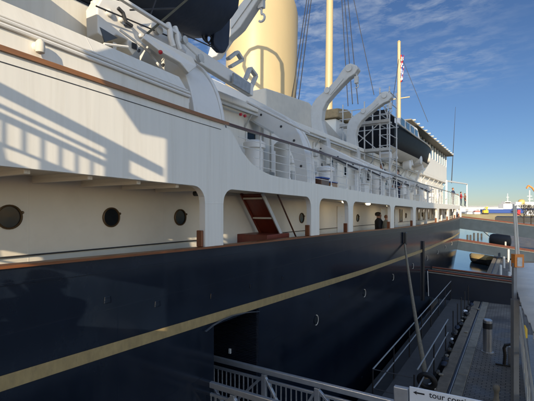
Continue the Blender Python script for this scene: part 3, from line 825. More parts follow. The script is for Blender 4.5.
m_ = MB()
m_.tube(loop_at(EYE + 5.4, 1.004, 0), 0.025, 6); m_.build('funnel_band', M['funnel'], fn, smooth=True)
def mast(name, l, a, z0, z1, r0, r1, rake=0.035):
    b, t = V(l, a, z0), V(l, a + (z1 - z0) * rake, z1)
    return MB().tube([b.lerp(t, k / 8) for k in range(9)], [r0 + (r1 - r0) * k / 8 for k in range(9)], 18).build(name, M['funnel'], ship, smooth=True), b, t
main_m, mb0, mt0 = mast('mainmast', 12.5, 29.3, 2.9, 33, 0.33, 0.2, 0.028)
miz, b1, t1 = mast('mizzenmast', 12.4, 51.6, 1.0, 20.9, 0.27, 0.19, 0.0)
m_ = MB(); m_.bar(t1 + Vector((-1.1, -.0, -7.0)), t1 + Vector((1.3, 0, -7.0)), 0.12); m_.lathe(t1, [(0.18, -.02), (0.24, .1), (0.05, .3)], 10); m_.build('mast_fittings', M['funnel'], miz)
rig = MB()
top = mt0 - Vector((0, 0, 3))
for (x, y, l) in ((290.5, 105, 10.5), (294, 105, 10.5), (298, 104, 10.5), (348, 106, 8.8), (352.5, 104, 8.2), (358, 104, 8)):
    rig.tube([PX(x, y, l), top], 0.028, 5, False)
rig.tube([PX(374, 95, 9), mt0 - Vector((0, 0, 8))], 0.028, 5, False)
rig.tube([PX(428, 122, 9), t1 - Vector((0, 0, 1))], 0.03, 5, False)
rig.tube([PX(392, 105, 9.5), t1 - Vector((0, 0, 2))], 0.03, 5, False)
rig.build('rigging', M['wire'], main_m)

# --- gravity davits: tracks and arms
def track(a, dz, w=0.6, s=1.0):
    top = [(8.4, 4.62), (7.4, 4.08), (6.4, 3.50), (5.55, 3.0), (5.15, 2.70), (4.88, 2.30), (4.72, 1.80), (4.66, 1.2), (4.65, .6)]
    bot = [(4.98, .6), (5.0, 1.3), (5.08, 1.75), (5.28, 2.1), (5.65, 2.42), (6.4, 2.86), (7.4, 3.46), (8.4, 4.0)]
    def crv(q_):
        o = []
        for i in range(len(q_) - 1):
            p0, p1, p2, p3 = q_[max(i - 1, 0)], q_[i], q_[i + 1], q_[min(i + 2, len(q_) - 1)]
            for k in range(5):
                t = k / 5
                o.append(tuple(.5 * (2 * b_ + (c_ - a_) * t + (2 * a_ - 5 * b_ + 4 * c_ - d_) * t * t + (-a_ + 3 * b_ - 3 * c_ + d_) * t ** 3) for a_, b_, c_, d_ in zip(p0, p1, p2, p3)))
        return o + [q_[-1]]
    top, bot = crv(top), crv(bot)
    fix = lambda q_: [V(l, 0, z + (dz if z > .7 else 0)) for l, z in q_]
    o1 = fix(top + bot)
    t = empty_part('davit_track')
    for sgn in (-1, 1):
        pl = [p + Vector((0, a + sgn * w / 2 - .04, 0)) for p in o1]
        MB().prism(pl, (0, 0.08, 0)).build('cheek_plate', M['white_fit'], t, bevel=0.012)
    inn = fix([(l, z - .07) for l, z in top[:-1]] + [top[-1]] + [bot[0]] + [(l, z + .06) for l, z in bot[1:]])
    MB().prism([p + Vector((0, a - w / 2 + .05, 0)) for p in inn], (0, w - .1, 0)).build('track_web', M['white_fit'], t)
    for l, z in ((7.9, 4.05), (6.9, 3.46), (6.1, 3.02), (5.45, 2.62), (5.05, 2.2), (4.84, 1.5), (4.82, 1.0)):
        c = V(l, a - w / 2 - .04, z + dz); MB().lathe(c, [(.035, -.012), (.035, 0)], 10, 'Y').build('bolt_head', M['wire'], t)
    MB().bar(V(8.3, a - w / 2 - .06, 4.02 + dz), V(5.7, a - w / 2 - .06, 2.47 + dz), .05, .05).build('wire_guard', M['grey_paint'], t)
    return t
def empty_part(name):
    o = bpy.data.objects.new(name, None); COL.objects.link(o); o.parent = ship; o.location = (0, 0, 0); o.empty_display_size = .2
    ORG[o.name] = ORG[ship.name]; return o
def straight_track(a, w=.4):
    t = empty_part('davit_track')
    zt_ = lambda l: 3.16 + .53 * (l - 7.56) - .02 * (a - 14.55)
    ol = [V(8.6, 0, zt_(8.6)), V(4.72, 0, zt_(4.72)), V(4.66, 0, zt_(4.72) - .16), V(4.95, 0, zt_(4.95) - .36), V(8.6, 0, zt_(8.6) - .42)]
    for sgn in (-1, 1):
        MB().prism([p + Vector((0, a + sgn * w / 2 - .035, 0)) for p in ol], (0, .07, 0)).build('cheek_plate', M['white_fit'], t, bevel=.012)
    MB().prism([p + Vector((0, a - w / 2 + .05, -.06)) for p in ol], (0, w - .1, 0)).build('track_web', M['white_fit'], t)
    for l in (8.0, 7.2, 6.4, 5.7, 5.1):
        MB().lathe(V(l, a - w / 2 - .035, zt_(l) - .2), [(.035, -.012), (.035, 0)], 10, 'Y').build('bolt_head', M['wire'], t)
    for l in (5.05, 5.9):
        MB().bar(V(l, a, BTf(a)), V(l, a, zt_(l) - .3), .12, .16).build('track_leg', M['white_fit'], t, bevel=.01)
    MB().bar(V(8.2, a - w / 2 - .08, zt_(8.2) - .36), V(4.9, a - w / 2 - .08, zt_(4.9) - .30), .05, .06).build('wire_guard', M['wire'], t)
    return t
tr = [track(5.65, 0.0, 0.78), track(9.8, -0.36, 0.42), straight_track(14.55), straight_track(18.1), straight_track(23.0), straight_track(29.0), track(0.9, 0.25, 0.7)]
ARM = [(358, 66.5), (352, 64.5), (347.8, 66), (343, 72), (337.5, 80.6), (330, 88.5), (324, 93.7), (318, 99), (314, 105), (312.4, 111), (312.5, 120), (314, 135), (318, 146), (330, 150), (329, 141), (325.5, 131), (323.2, 121), (324.2, 111), (328, 103), (335, 94.5), (343, 86), (350, 79), (356, 75), (359.5, 70)]
AREF = [PA(x, y, 14.55) for x, y in ARM]
def arm(a, dl, dz, w, m, tl=0.0, sc=1.0, hook=True):
    piv = AREF[13]
    rot = Matrix.Rotation(tl, 3, 'Y')
    tf = lambda p: Vector(piv) + rot @ ((Vector(p) - piv) * sc) + Vector((-dl, a - 14.55, dz))
    t = empty_part('davit_arm')
    MB().prism([tf(p) - Vector((0, w / 2, 0)) for p in AREF], (0, w, 0)).build('arm_beam', m, t, bevel=0.03)
    hub = lambda px, py: tf(PA(px, py, 14.55))
    for px, py, r in ((350.5, 70, .12), (329, 91.5, .12), (320, 143, .16)):
        c = hub(px, py); MB().lathe(c - Vector((0, w / 2 + .05, 0)), [(r, 0), (r, w + .1)], 18, 'Y').build('sheave', m, t, bevel=0.01)
    MB().bar(hub(344, 79) + Vector((0, -w / 2 - .01, 0)), hub(331, 95) + Vector((0, -w / 2 - .01, 0)), 0.03, 0.14).build('web_panel', m, t)
    # lifting block, hanging plumb
    if hook:
        c = hub(356.5, 71)
        b = MB(); b.tube([c, c - Vector((0, 0, .22))], 0.03, 6); b.box(c.x - .07, c.x + .07, a - .06, a + .06, c.z - .46, c.z - .2)
        pts = [c + Vector((0.0, 0, -.46))] + [c + Vector((.075 * math.sin(k * .5) , 0, -.56 + .075 * math.cos(k * .5))) for k in range(0, 9)]
        b.tube(pts, 0.022, 6); b.build('lifting_hook', m, t, bevel=0.008)
    return t
arm(14.55, 0, 0, 0.34, M['grey_paint'])
arm(18.1, 0.02, -0.08, 0.34, M['grey_paint'], tl=R(7))
hc = PA(261.5, -6, 9.9)
m_ = MB(); m_.tube([hc + Vector((0, 0, 1)), hc], .03, 6); m_.box(hc.x - .09, hc.x + .09, hc.y - .07, hc.y + .07, hc.z - .42, hc.z)
m_.tube([hc + Vector((0, 0, -.42)), hc + Vector((0, 0, -.58))] + [hc + Vector((.11 * math.sin(k * .5), 0, -.70 + .11 * math.cos(k * .5))) for k in range(0, 9)], .035, 8)
m_.build('lifting_hook', M['grey_paint'], ship, bevel=.012)
c2 = empty_part('davit_arm')
bo_ = [(282, -75), (290, -62), (262, -6), (257.6, 0), (240, 27), (236, 31), (228, 38), (216, 56), (206, 60), (212, 40), (225, 22), (244, -1), (252, -16)]
MB().prism([PA(x, y, 9.7) for x, y in bo_], (0, .30, 0)).build('arm_beam', M['grey_paint'], c2, bevel=.03)
MB().bar(PA(230, 27, 9.68), PA(252, -4, 9.68), .03, .16).build('web_panel', M['grey_paint'], c2)
# stowed boat beam with its two hook brackets, thin tie rods
m_ = MB()
m_.bar(PX(150, 27, 5.75), PX(251, 91, 5.75), 0.16, 0.30)
bmx = m_.build('boat_strongback', M['white_fit'], ship, bevel=0.02)
g_ = MB(); p0, p1 = PX(231, 84, 5.62), PX(248, 94, 5.62)
g_.bar(p0 - Vector((-.05, 0, -.12)), p1 - Vector((-.05, 0, -.12)), 0.05, 0.26); g_.build('grating', M['galv'], bmx)
def cbr(pts):
    mb = MB(); q_ = [PX(x, y, 5.8) for x, y in pts]
    for p, q2 in zip(q_, q_[1:]): mb.bar(p, q2, 0.07, 0.12, up=(1, 0, 0))
    mb.build('boat_bracket', M['grey_paint'], bmx, bevel=0.01)
cbr([(228, 59), (237, 52), (242, 60), (230, 67)]); cbr([(245, 80), (250, 68), (256, 76), (250, 90)])
m_ = MB(); m_.tube([PX(247, 102, 4.75), PX(280, 118.5, 4.72), PX(309, 133, 4.7)], 0.032, 8); m_.build('tie_rod', M['white_fit'], ship, smooth=True)
m_ = MB(); m_.tube([PA(143, 46, 5.2), PX(181, 92, 4.62)], 0.022, 8); m_.build('strut', M['white_fit'], ship, smooth=True)
gk = empty_part('shadow_gooseneck')  # unseen loop and posts, shaped to cast the looped shadow on the funnel
SH = lambda x, y: PZ(x, y, 21.4) - travel * 10.3
def gtube(pts, r, nm):
    MB().tube(pts, r, 8).build(nm, M['grey_paint'], gk, smooth=True)
lp_ = [(280, 103), (268, 96), (257, 88), (249, 79), (245, 69), (246, 60), (251, 54), (259, 51), (268, 51.5), (276, 54), (281, 60), (282, 70)]
pts = [SH(x, y) for x, y in lp_]
gtube(pts, .10, 'gooseneck_loop')
q1 = SH(282, 119); q2_ = SH(263, 119)
gtube([SH(282, 70), q1], .10, 'gooseneck_post'); gtube([SH(263, 52), q2_], .09, 'gooseneck_post')
gtube([q2_, q1, PA(284, -68, 9.85)], .09, 'gooseneck_foot')
# diagonal bracket beam at the near davit and its red lamp, stickers
m_ = MB(); m_.prism([PX(143, 38, 4.95), PX(146, 33, 4.95), PX(193, 57, 4.75), PX(197, 66, 4.75), PX(189, 73, 4.75), PX(180, 63, 4.78), PX(160, 52, 4.9)], (-.12, 0.05, 0)); br_ = m_.build('davit_bracket', M['white_fit'], ship, bevel=0.015)
c = PX(160, 52.3, 4.80)
MB().lathe(c, [(0.034, 0), (0.03, .03), (.01, .05)], 12, 'X').build('red_lamp', M['red'], br_, smooth=True)
for (x, y) in ((240, 114.5), (244.2, 116)):
    c = PX(x, y, 5.9); m_ = MB(); m_.lathe(c, [(0.04, 0), (0.035, .05)], 10, 'X'); m_.build('red_cap', M['red'], ship)
pl = PX(187.5, 97, 4.58)
m_ = MB(); m_.box(pl.x - .01, pl.x, pl.y - .045, pl.y + .045, pl.z - .085, pl.z + .085); stk = m_.build('warning_sticker', M['white_plain'], ship)
for dz in (.04, -.045):
    m_ = MB(); m_.prism([pl + Vector((.002, -.034, dz - .03)), pl + Vector((.002, .034, dz - .03)), pl + Vector((.002, 0, dz + .03))], (.003, 0, 0)); m_.build('yellow_triangle', M['yellow'], stk)
    m_ = MB(); m_.prism([pl + Vector((.006, -.004, dz - .016)), pl + Vector((.006, .004, dz - .016)), pl + Vector((.006, .003, dz + .012)), pl + Vector((.006, -.003, dz + .012))], (.002, 0, 0)); m_.build('black_mark', M['black_paint'], stk)
# shackles, chains, small gear on the rail by the davit
m_ = MB()
for (x, y) in ((163, 83), (167, 91), (172, 95), (176, 100), (181, 97), (184, 104)):
    c = PX(x, y, 4.62); ring(m_, c, 0.05, 0.016, 10, 'X' if x % 2 else 'Y')
m_.tube([PX(162, 86, 4.62), PX(172, 100, 4.6), PX(178, 104, 4.6)], 0.02, 6)
m_.build('shackles', M['galv'], ship)
m_ = MB(); m_.lathe(PX(166, 92, 4.60), [(.06, -.03), (.075, .03), (.04, .07)], 12, 'Y'); m_.build('searchlight', M['white_fit'], ship, smooth=True)
# winch / davit head gear hidden under the near boat
m_ = MB(); ol = [(97, 6), (103, -4), (125, 2), (150, 16), (172, 30), (190, 43), (186, 54), (165, 44), (147, 35), (141, 47), (133, 55), (127, 47), (128, 40), (116, 35), (108, 41), (98, 33)]
m_.prism([PX(x, y, 5.25) for x, y in ol], (-.28, 0, 0)); bp_ = m_.build('davit_base_plate', M['white_fit'], ship, bevel=0.02)
for (x, y, r) in ((109, 13, .055), (121, 20, .04), (152, 27, .05), (140, 36, .035), (174, 40, .035)):
    c = PX(x, y, 5.24); MB().lathe(c, [(r, -.01), (r, .03), (r * .6, .045)], 14, 'X').build('pin_boss', M['white_fit'], bp_, smooth=True)
for (x0, y0, x1, y1) in ((104, 9, 109, 12), (124, 24, 131, 28), (132, 42, 137, 50)):
    MB().prism([PX(x0, y0, 5.235), PX(x1, y0 + 2, 5.235), PX(x1, y1, 5.235), PX(x0, y1 - 2, 5.235)], (-.004, 0, 0)).build('slot', M['wire'], bp_)
m_ = MB(); m_.bar(PX(92, 2, 5.45), PX(128, 22, 5.4), .10, .06); m_.bar(PX(120, -2, 5.0), PX(176, 33, 4.95), .07, .05); m_.build('boat_skate', M['white_fit'], ship, bevel=.01)
m_ = MB(); m_.prism([PX(100, 27, 5.24), PX(118, 38, 5.24), PX(105, 42, 5.24)], (-.02, 0, 0)); m_.build('lightening_recess', M['dark_grey'], bp_)
for (x0, y0, x1, y1, r, mk) in ((96, 6, 168, 36, .012, 'wire'), (130, 10, 176, 8, .014, 'wire'), (120, 30, 150, 52, .02, 'white_fit'), (104, 44, 128, 47, .02, 'white_fit'), (150, 16, 158, -6, .014, 'wire'), (181, 40, 204, 62, .02, 'white_fit'), (183, 34, 214, 48, .012, 'wire')):
    m_ = MB(); m_.tube([PX(x0, y0, 5.12), PX(x1, y1, 5.12)], r, 6); m_.build('boat_fall' if mk == 'wire' else 'stay_rod', M[mk], ship)
for (x, y, w) in ((176, 36, .10), (184, 40, .07), (158, 30, .08), (200, 58, .08)):
    c = PX(x, y, 5.1); m_ = MB(); m_.lathe(c, [(w * .6, -.05), (w, -.04), (w * .8, 0), (w, .04), (w * .6, .05)], 12, 'X'); m_.build('fall_sheave', M['grey_paint'], ship, smooth=True)
m_ = MB(); m_.tube([PX(118, 8, 5.1), PX(123, 13, 5.1), PX(126, 22, 5.1), PX(132, 26, 5.1)], .03, 8); m_.build('hydraulic_hose', M['wire'], ship, smooth=True)
m_ = MB(); pts = [PX(168, 24, 5.0), PX(170, 30, 4.95), PX(170.5, 38, 4.95), PX(173, 46, 4.95)]
m_.tube(pts, 0.05, 8); m_.tube([p + Vector((0, .16, 0)) for p in pts], 0.05, 8); m_.build('davit_post', M['white_fit'], ship, smooth=True)

# --- after deckhouse: verandah with canopy
VX = -6.2
m_ = MB(); m_.box(-15, VX, 27, 46.5, EYE + 2.9, EYE + 4.45); m_.build('verandah_base', M['white'], ship, bevel=0.04)
m_ = MB(); m_.box(-15, -5.6, 26.5, 47.2, EYE + 5.66, EYE + 5.75); cn = m_.build('verandah_canopy', M['canopy'], ship, bevel=0.02)
m_ = MB(); m_.box(-14.8, VX - .06, 27.4, 46.2, EYE + 4.45, EYE + 5.6); gl = m_.build('verandah_glass', M['glass_blue'], ship)
f1 = None
for a in frange(27.3, 46.4, 1.45):
    c = Vector((VX - .03, a, EYE + 4.45))
    if f1 is None:
        m_ = MB(); m_.box(VX - .09, VX + .0, a - .05, a + .05, c.z, c.z + 1.17); f1 = m_.build('mullion', M['white_fit'], gl, org=c)
        m_ = MB(); m_.bar((-5.9, a, EYE + 5.80), (-5.5, a, EYE + 5.80), 0.12, 0.08); f2 = m_.build('canopy_bracket', M['canvas_white'], cn, org=c)
    else:
        inst(f1, gl, c); inst(f2, cn, c)
m_ = MB(); m_.prism([V(8.2, 20.6, 5.02), V(8.2, 23.4, 5.1), V(8.2, 23.4, 5.5), V(8.2, 22.2, 5.75), V(8.2, 20.6, 5.5)], (-2, 0, 0)); m_.build('awning_roof', M['tan'], ship, bevel=0.05)
m_ = MB(); m_.box(-10, -8.4, 20.8, 23.2, EYE + 2.9, EYE + 5.0); m_.build('deck_shelter', M['white'], ship, bevel=0.05)
# boat cradles
for a in (22.5, 26.5, 30):
    m_ = MB(); m_.prism([V(5.5, a, 2.78), V(7.0, a, 2.78), V(6.9, a, 3.2), V(6.25, a, 3.02), V(5.6, a, 3.2)], (0, .22, 0)); m_.bar(V(5.75, a + .1, 2.8), V(6.35, a + .1, 1.2), .10, .14); m_.build('boat_cradle', M['white_fit'], ship, bevel=0.02)
for (x, y, l, r) in ((386, 156, 5.4, .28), (427, 158, 5.5, .35), (418, 160, 5.5, .3), (407, 165, 5.8, .3)):
    c = PX(x, y, l); MB().lathe(c, [(r * .6, -.25), (r, -.2), (r, .2), (r * .6, .25)], 16, 'X').build('capstan_drum', M['white_fit'], ship, smooth=True)
# stern goalpost and ensign gear
m_ = MB(); p = [PX(446.5, 206, 5.4), PX(446.5, 181, 5.4), PX(467, 184, 5.6), PX(467, 209, 5.6)]
for a_, b_ in zip(p, p[1:]): m_.bar(a_, b_, 0.15, 0.15)
m_.build('stern_davit', M['white_fit'], ship, bevel=0.02)
m_ = MB(); m_.tube([PX(451.5, 183, 5.6), PX(455.5, 107, 5.6)], [.05, .015], 6); m_.build('whip_aerial', M['wire'], ship)
for x in (441.5, 447, 454, 460.5):
    m_ = MB(); p = PX(x, 206, 5.3); m_.tube([p, p + Vector((0, 0, -1.25))], .1, 8); m_.build('deck_pillar', M['white_fit'], ship)
# small gear crowding the upper deck: reels, lifebuoy lockers, hose boxes
random.seed(21)
for k in range(26):
    a = random.uniform(9.5, 44); z = EYE + BTf(a) + random.uniform(.0, 1.5)
    w, d, h = random.uniform(.12, .4), random.uniform(.1, .22), random.uniform(.15, .5)
    m_ = MB(); m_.box(UW + .02, UW + .02 + d, a - w / 2, a + w / 2, z, z + h); m_.build('hose_box', random.choice([M['white_fit'], M['white_fit'], M['cream_wall'], M['grey_paint']]), uh, bevel=0.02)
for k in range(5):
    a = (10.2, 14.9, 21.4, 27.0, 34.0)[k]
    m_ = MB(); m_.tube([(UW + .06, a, EYE + BTf(a)), (UW + .06, a, EYE + 2.7)], .03, 8); m_.build('downpipe', M['white_fit'], uh)

# ================================================================== flag on the mizzen
m_ = MB()
fl0 = t1 + Vector((0.1, 0, -1.6))
nU, nV = 5, 14
for i in range(nU + 1):
    for j in range(nV + 1):
        u, v = i / nU, j / nV
        m_.v.append(fl0 + Vector((0.04 + 0.42 * u + 0.07 * math.sin(v * 9 + u * 3), -0.25 * math.sin(u * 5 + v * 4) * u, -3.4 * v)))
for i in range(nU):
    for j in range(nV):
        b = i * (nV + 1) + j; m_.f.append((b, b + nV + 1, b + nV + 2, b + 1))
fo = m_.build('flag', [M['red'], M['white_plain'], M['blue']], None, smooth=True, org=fl0)
for k, p in enumerate(fo.data.polygons):
    i, j = k // nV, k % nV
    p.material_index = (0, 0, 1, 2, 2, 1, 0, 0, 1, 2, 2, 2, 1, 0, 0, 1)[(j + i + i // 2) % 16]
fs_ = fo.modifiers.new('thick', 'SOLIDIFY'); fs_.thickness = 0.01
tag(fo, 'limp red white and blue flag hanging at the top of the rear mast', 'flag')

# ================================================================== boats
def boat_hull(mb, L, B, D, bow=0.35, stern_w=0.8, n=16, flare=0.12, keel_rise=0.25, tuck=0.0):
    """hull along +Y, stern at y=0, keel at z=0; open top closed with a deck"""
    rows = []
    for i in range(n + 1):
        t = i / n
        hbw = B / 2 * (stern_w + (1 - stern_w) * math.sin(min(1, t / .45) * math.pi / 2)) if t < .45 else B / 2 * (1 - ((t - .45) / .55) ** 2.3)
        hbw = max(hbw, 0.02)
        zk = keel_rise * D * max(0, (t - .6) / .4) ** 2 + tuck * D * max(0, 1 - t / .3) ** 1.6
        sh = D * (1 + bow * max(0, (t - .3) / .7) ** 2)
        sec = [(0, zk), (hbw * .45, zk + .06 * D), (hbw * .78, zk + .22 * D), (hbw * .93, zk + .5 * (sh - zk)), (hbw, sh)]
        rows.append([(x, t * L + (z - zk) * .12 * t, z) for x, z in reversed(sec)] + [(-x, t * L + (z - zk) * .12 * t, z) for x, z in sec[1:]])
    k = len(rows[0]); base = len(mb.v)
    mb.v += [Vector(p) for r in rows for p in r]
    for i in range(n):
        for j in range(k - 1): mb.f.append((base + i * k + j, base + (i + 1) * k + j, base + (i + 1) * k + j + 1, base + i * k + j + 1))
        mb.f.append((base + i * k, base + i * k + k - 1, base + (i + 1) * k + k - 1, base + (i + 1) * k))
    mb.f.append(tuple(base + j for j in range(k)))
    return rows
def xform(mb, loc, rotz=0.0):
    Rm = Matrix.Rotation(rotz, 3, 'Z'); mb.v = [Rm @ p + Vector(loc) for p in mb.v]; return mb
# motor launch hanging overhead, stern towards the viewer's right
lo = (-6.0, 7.05, EYE + 3.42)
nl = empty('motor_launch', lo, 'dark navy covered motor launch hanging from the davits overhead at upper left', 'boat')
m_ = MB(); boat_hull(m_, 12.0, 2.7, 1.35, stern_w=.72, tuck=.36, n=30); xform(m_, lo, math.pi); m_.build('boat_hull', M['navy_cloth'], nl, smooth=True)
m_ = MB(); m_.tube([Vector(lo) + Vector((0, -t * 9.4, .04 - .03)) for t in (0.0, .3, .6)], .05, 8); m_.build('keel', M['navy_matt'], nl)
m_ = MB(); m_.lathe(Vector(lo) + Vector((0.0, -4.5, 1.25)), [(1.3, 0), (1.25, .25), (.9, .55), (.3, .7)], 20); m_.v = [Vector((p.x, lo[1] - 4.5 + (p.y - (lo[1] - 4.5)) * 3.2, p.z)) for p in m_.v]; m_.build('canvas_cover', M['navy_cloth'], nl, smooth=True)
rud = [PX(213, -14, 5.85), PX(229, -14, 5.85), PX(231, 10, 5.85), PX(230.5, 30, 5.85), PX(229.5, 45, 5.85), PX(226, 52, 5.85), PX(220, 51.5, 5.85), PX(214.5, 46, 5.85), PX(213.5, 40, 5.85), PX(216, 22, 5.85)]
MB().prism(rud, (-.16, 0.05, 0)).build('rudder', M['navy_cloth'], nl, bevel=0.05)
pc_ = PX(206.5, 34.5, 5.95)
m_ = MB(); ring(m_, pc_, 0.17, 0.022, 18, 'X'); ring(m_, pc_ + Vector((.02, .08, -.1)), 0.1, 0.02, 12, 'X'); m_.build('propeller_guard', M['black_paint'], nl)
m_ = MB()
for k in range(3):
    t = k * 2.094 + .4; d = Vector((0, math.cos(t), math.sin(t))); e = Vector((.4, -math.sin(t), math.cos(t)))
    m_.prism([pc_ + d * .02 - e * .015, pc_ + d * .13 - e * .05, pc_ + d * .15 + e * .03, pc_ + d * .03 + e * .02], (.015, 0, 0))
m_.lathe(pc_, [(.03, -.05), (.03, .05)], 10, 'Y'); m_.build('propeller', M['black_paint'], nl)
m_ = MB(); p_, q_ = PX(144.5, 36, 4.98), PX(190, -3, 4.98); m_.bar(p_, q_, 0.035, 0.012, up=(1, 0, 0)); m_.build('gripe_strap', M['lash'], nl)

# barge on the boat deck
bo = (-6.25, 20.9, EYE + 2.95)
bg_ = empty('ship_barge', bo, 'long dark blue barge with a cream underside standing on cradles beside the scaffold', 'boat')
m_ = MB(); boat_hull(m_, 15.0, 2.25, 1.5, bow=.22, stern_w=.86, keel_rise=.45); xform(m_, bo)
bh = m_.build('boat_hull', [M['barge_dark'], M['canvas_white']], bg_, smooth=True)
for p in bh.data.polygons:
    if p.center.z < 0.30 + 0.03 * max(0, p.center.y - 3): p.material_index = 1
m_ = MB(); m_.prism([(-6.25 + .98 * s_, 20.88, EYE + 2.95 + z) for s_, z in ((-1.02, .45), (-1.04, 1.75), (-.62, 2.2), (.62, 2.2), (1.04, 1.75), (1.02, .45), (.6, .05), (-.6, .05))], (0, -.06, 0)); m_.build('transom', M['barge_dark'], bg_, bevel=0.03)
m_ = MB(); m_.prism([V(5.55, 23.4, 4.4), V(5.55, 29.4, 4.6), V(5.65, 28.6, 5.5), V(5.65, 24.0, 5.35)], (-1.4, 0, 0)); cb = m_.build('cabin', M['white_fit'], bg_, bevel=0.06)
f1 = None
for a in (24.2, 25.5, 26.8, 28.0):
    c = V(5.58, a, 5.02)
    m_ = MB(); m_.box(c.x - .03, c.x + .0, a - .42, a + .42, c.z - .22, c.z + .26); m_.build('cabin_window', M['glass_blue'], cb, bevel=0.01)
m_ = MB(); m_.tube([Vector((bo[0] + 1.125 * (1 - (max(0, t - .45) / .55) ** 2.3) + .02, bo[1] + t * 15.0, bo[2] + 1.5 * (1 + .22 * max(0, (t - .3) / .7) ** 2) - .06)) for t in [k / 16 for k in range(16)]], .045, 6); m_.build('gunwale', M['canvas_white'], bg_)

# scaffold tower
sc_o = empty('scaffold_tower', (-5.3, 19.9, EYE + .5), 'grey tube scaffold tower wrapped round the stern of the blue barge', 'scaffold')
def pole(p, q2, r=0.034): return MB().tube([p, q2], r, 8)
f1 = None
ups = [(x, a) for x in (5.0, 5.45, 6.2, 7.3) for a in (19.0, 20.3)]
for l, a in ups:
    c = V(l, a, 2.4 if l > 5.2 else .55)
    pole(c, V(l, a, 5.75 if l < 6 else 5.2)).build('upright', M['scaff'], sc_o, smooth=True)
for z in (2.75, 4.05, 4.45, 4.85, 5.3):
    for a in (19.0, 20.3):
        if a > 20 and z != 4.05: continue
        pole(V(4.9, a, z), V(7.5 if z < 5.2 else 5.6, a, z), 0.022).build('ledger', M['scaff'], sc_o, smooth=True)
for z in (1.0, 1.7, 2.4, 3.0, 3.5, 4.0, 4.5, 5.0, 5.5):
    for l in (5.0, 5.45): pole(V(l, 18.9, z), V(l, 20.4, z), 0.022).build('transom_tube', M['scaff'], sc_o, smooth=True)
    pole(V(5.0, 19.0, z), V(5.45, 19.0, z), .018).build('ladder_rung', M['scaff'], sc_o)
for p, q2 in ((V(5.0, 19, 1.0), V(5.45, 19, 2.4)), (V(5.45, 19, 4.1), V(7.3, 19, 2.6)), (V(5.5, 19, 2.75), V(6.8, 19, 3.9)), (V(5.0, 19, 4.0), V(5.45, 19, 5.4)), (V(6.2, 19.0, 2.5), V(7.4, 19, 4.0))):
    pole(p, q2, .022).build('brace', M['scaff'], sc_o, smooth=True)
for z in (2.72, 4.05):
    MB().box(-7.45, -5.0, 18.97, 19.45, EYE + z + .03, EYE + z + .08).build('plank_platform', M['plank'], sc_o)
    MB().box(-7.45, -5.0, 18.91, 18.94, EYE + z + .03, EYE + z + .17).build('toe_board', M['plank'], sc_o)

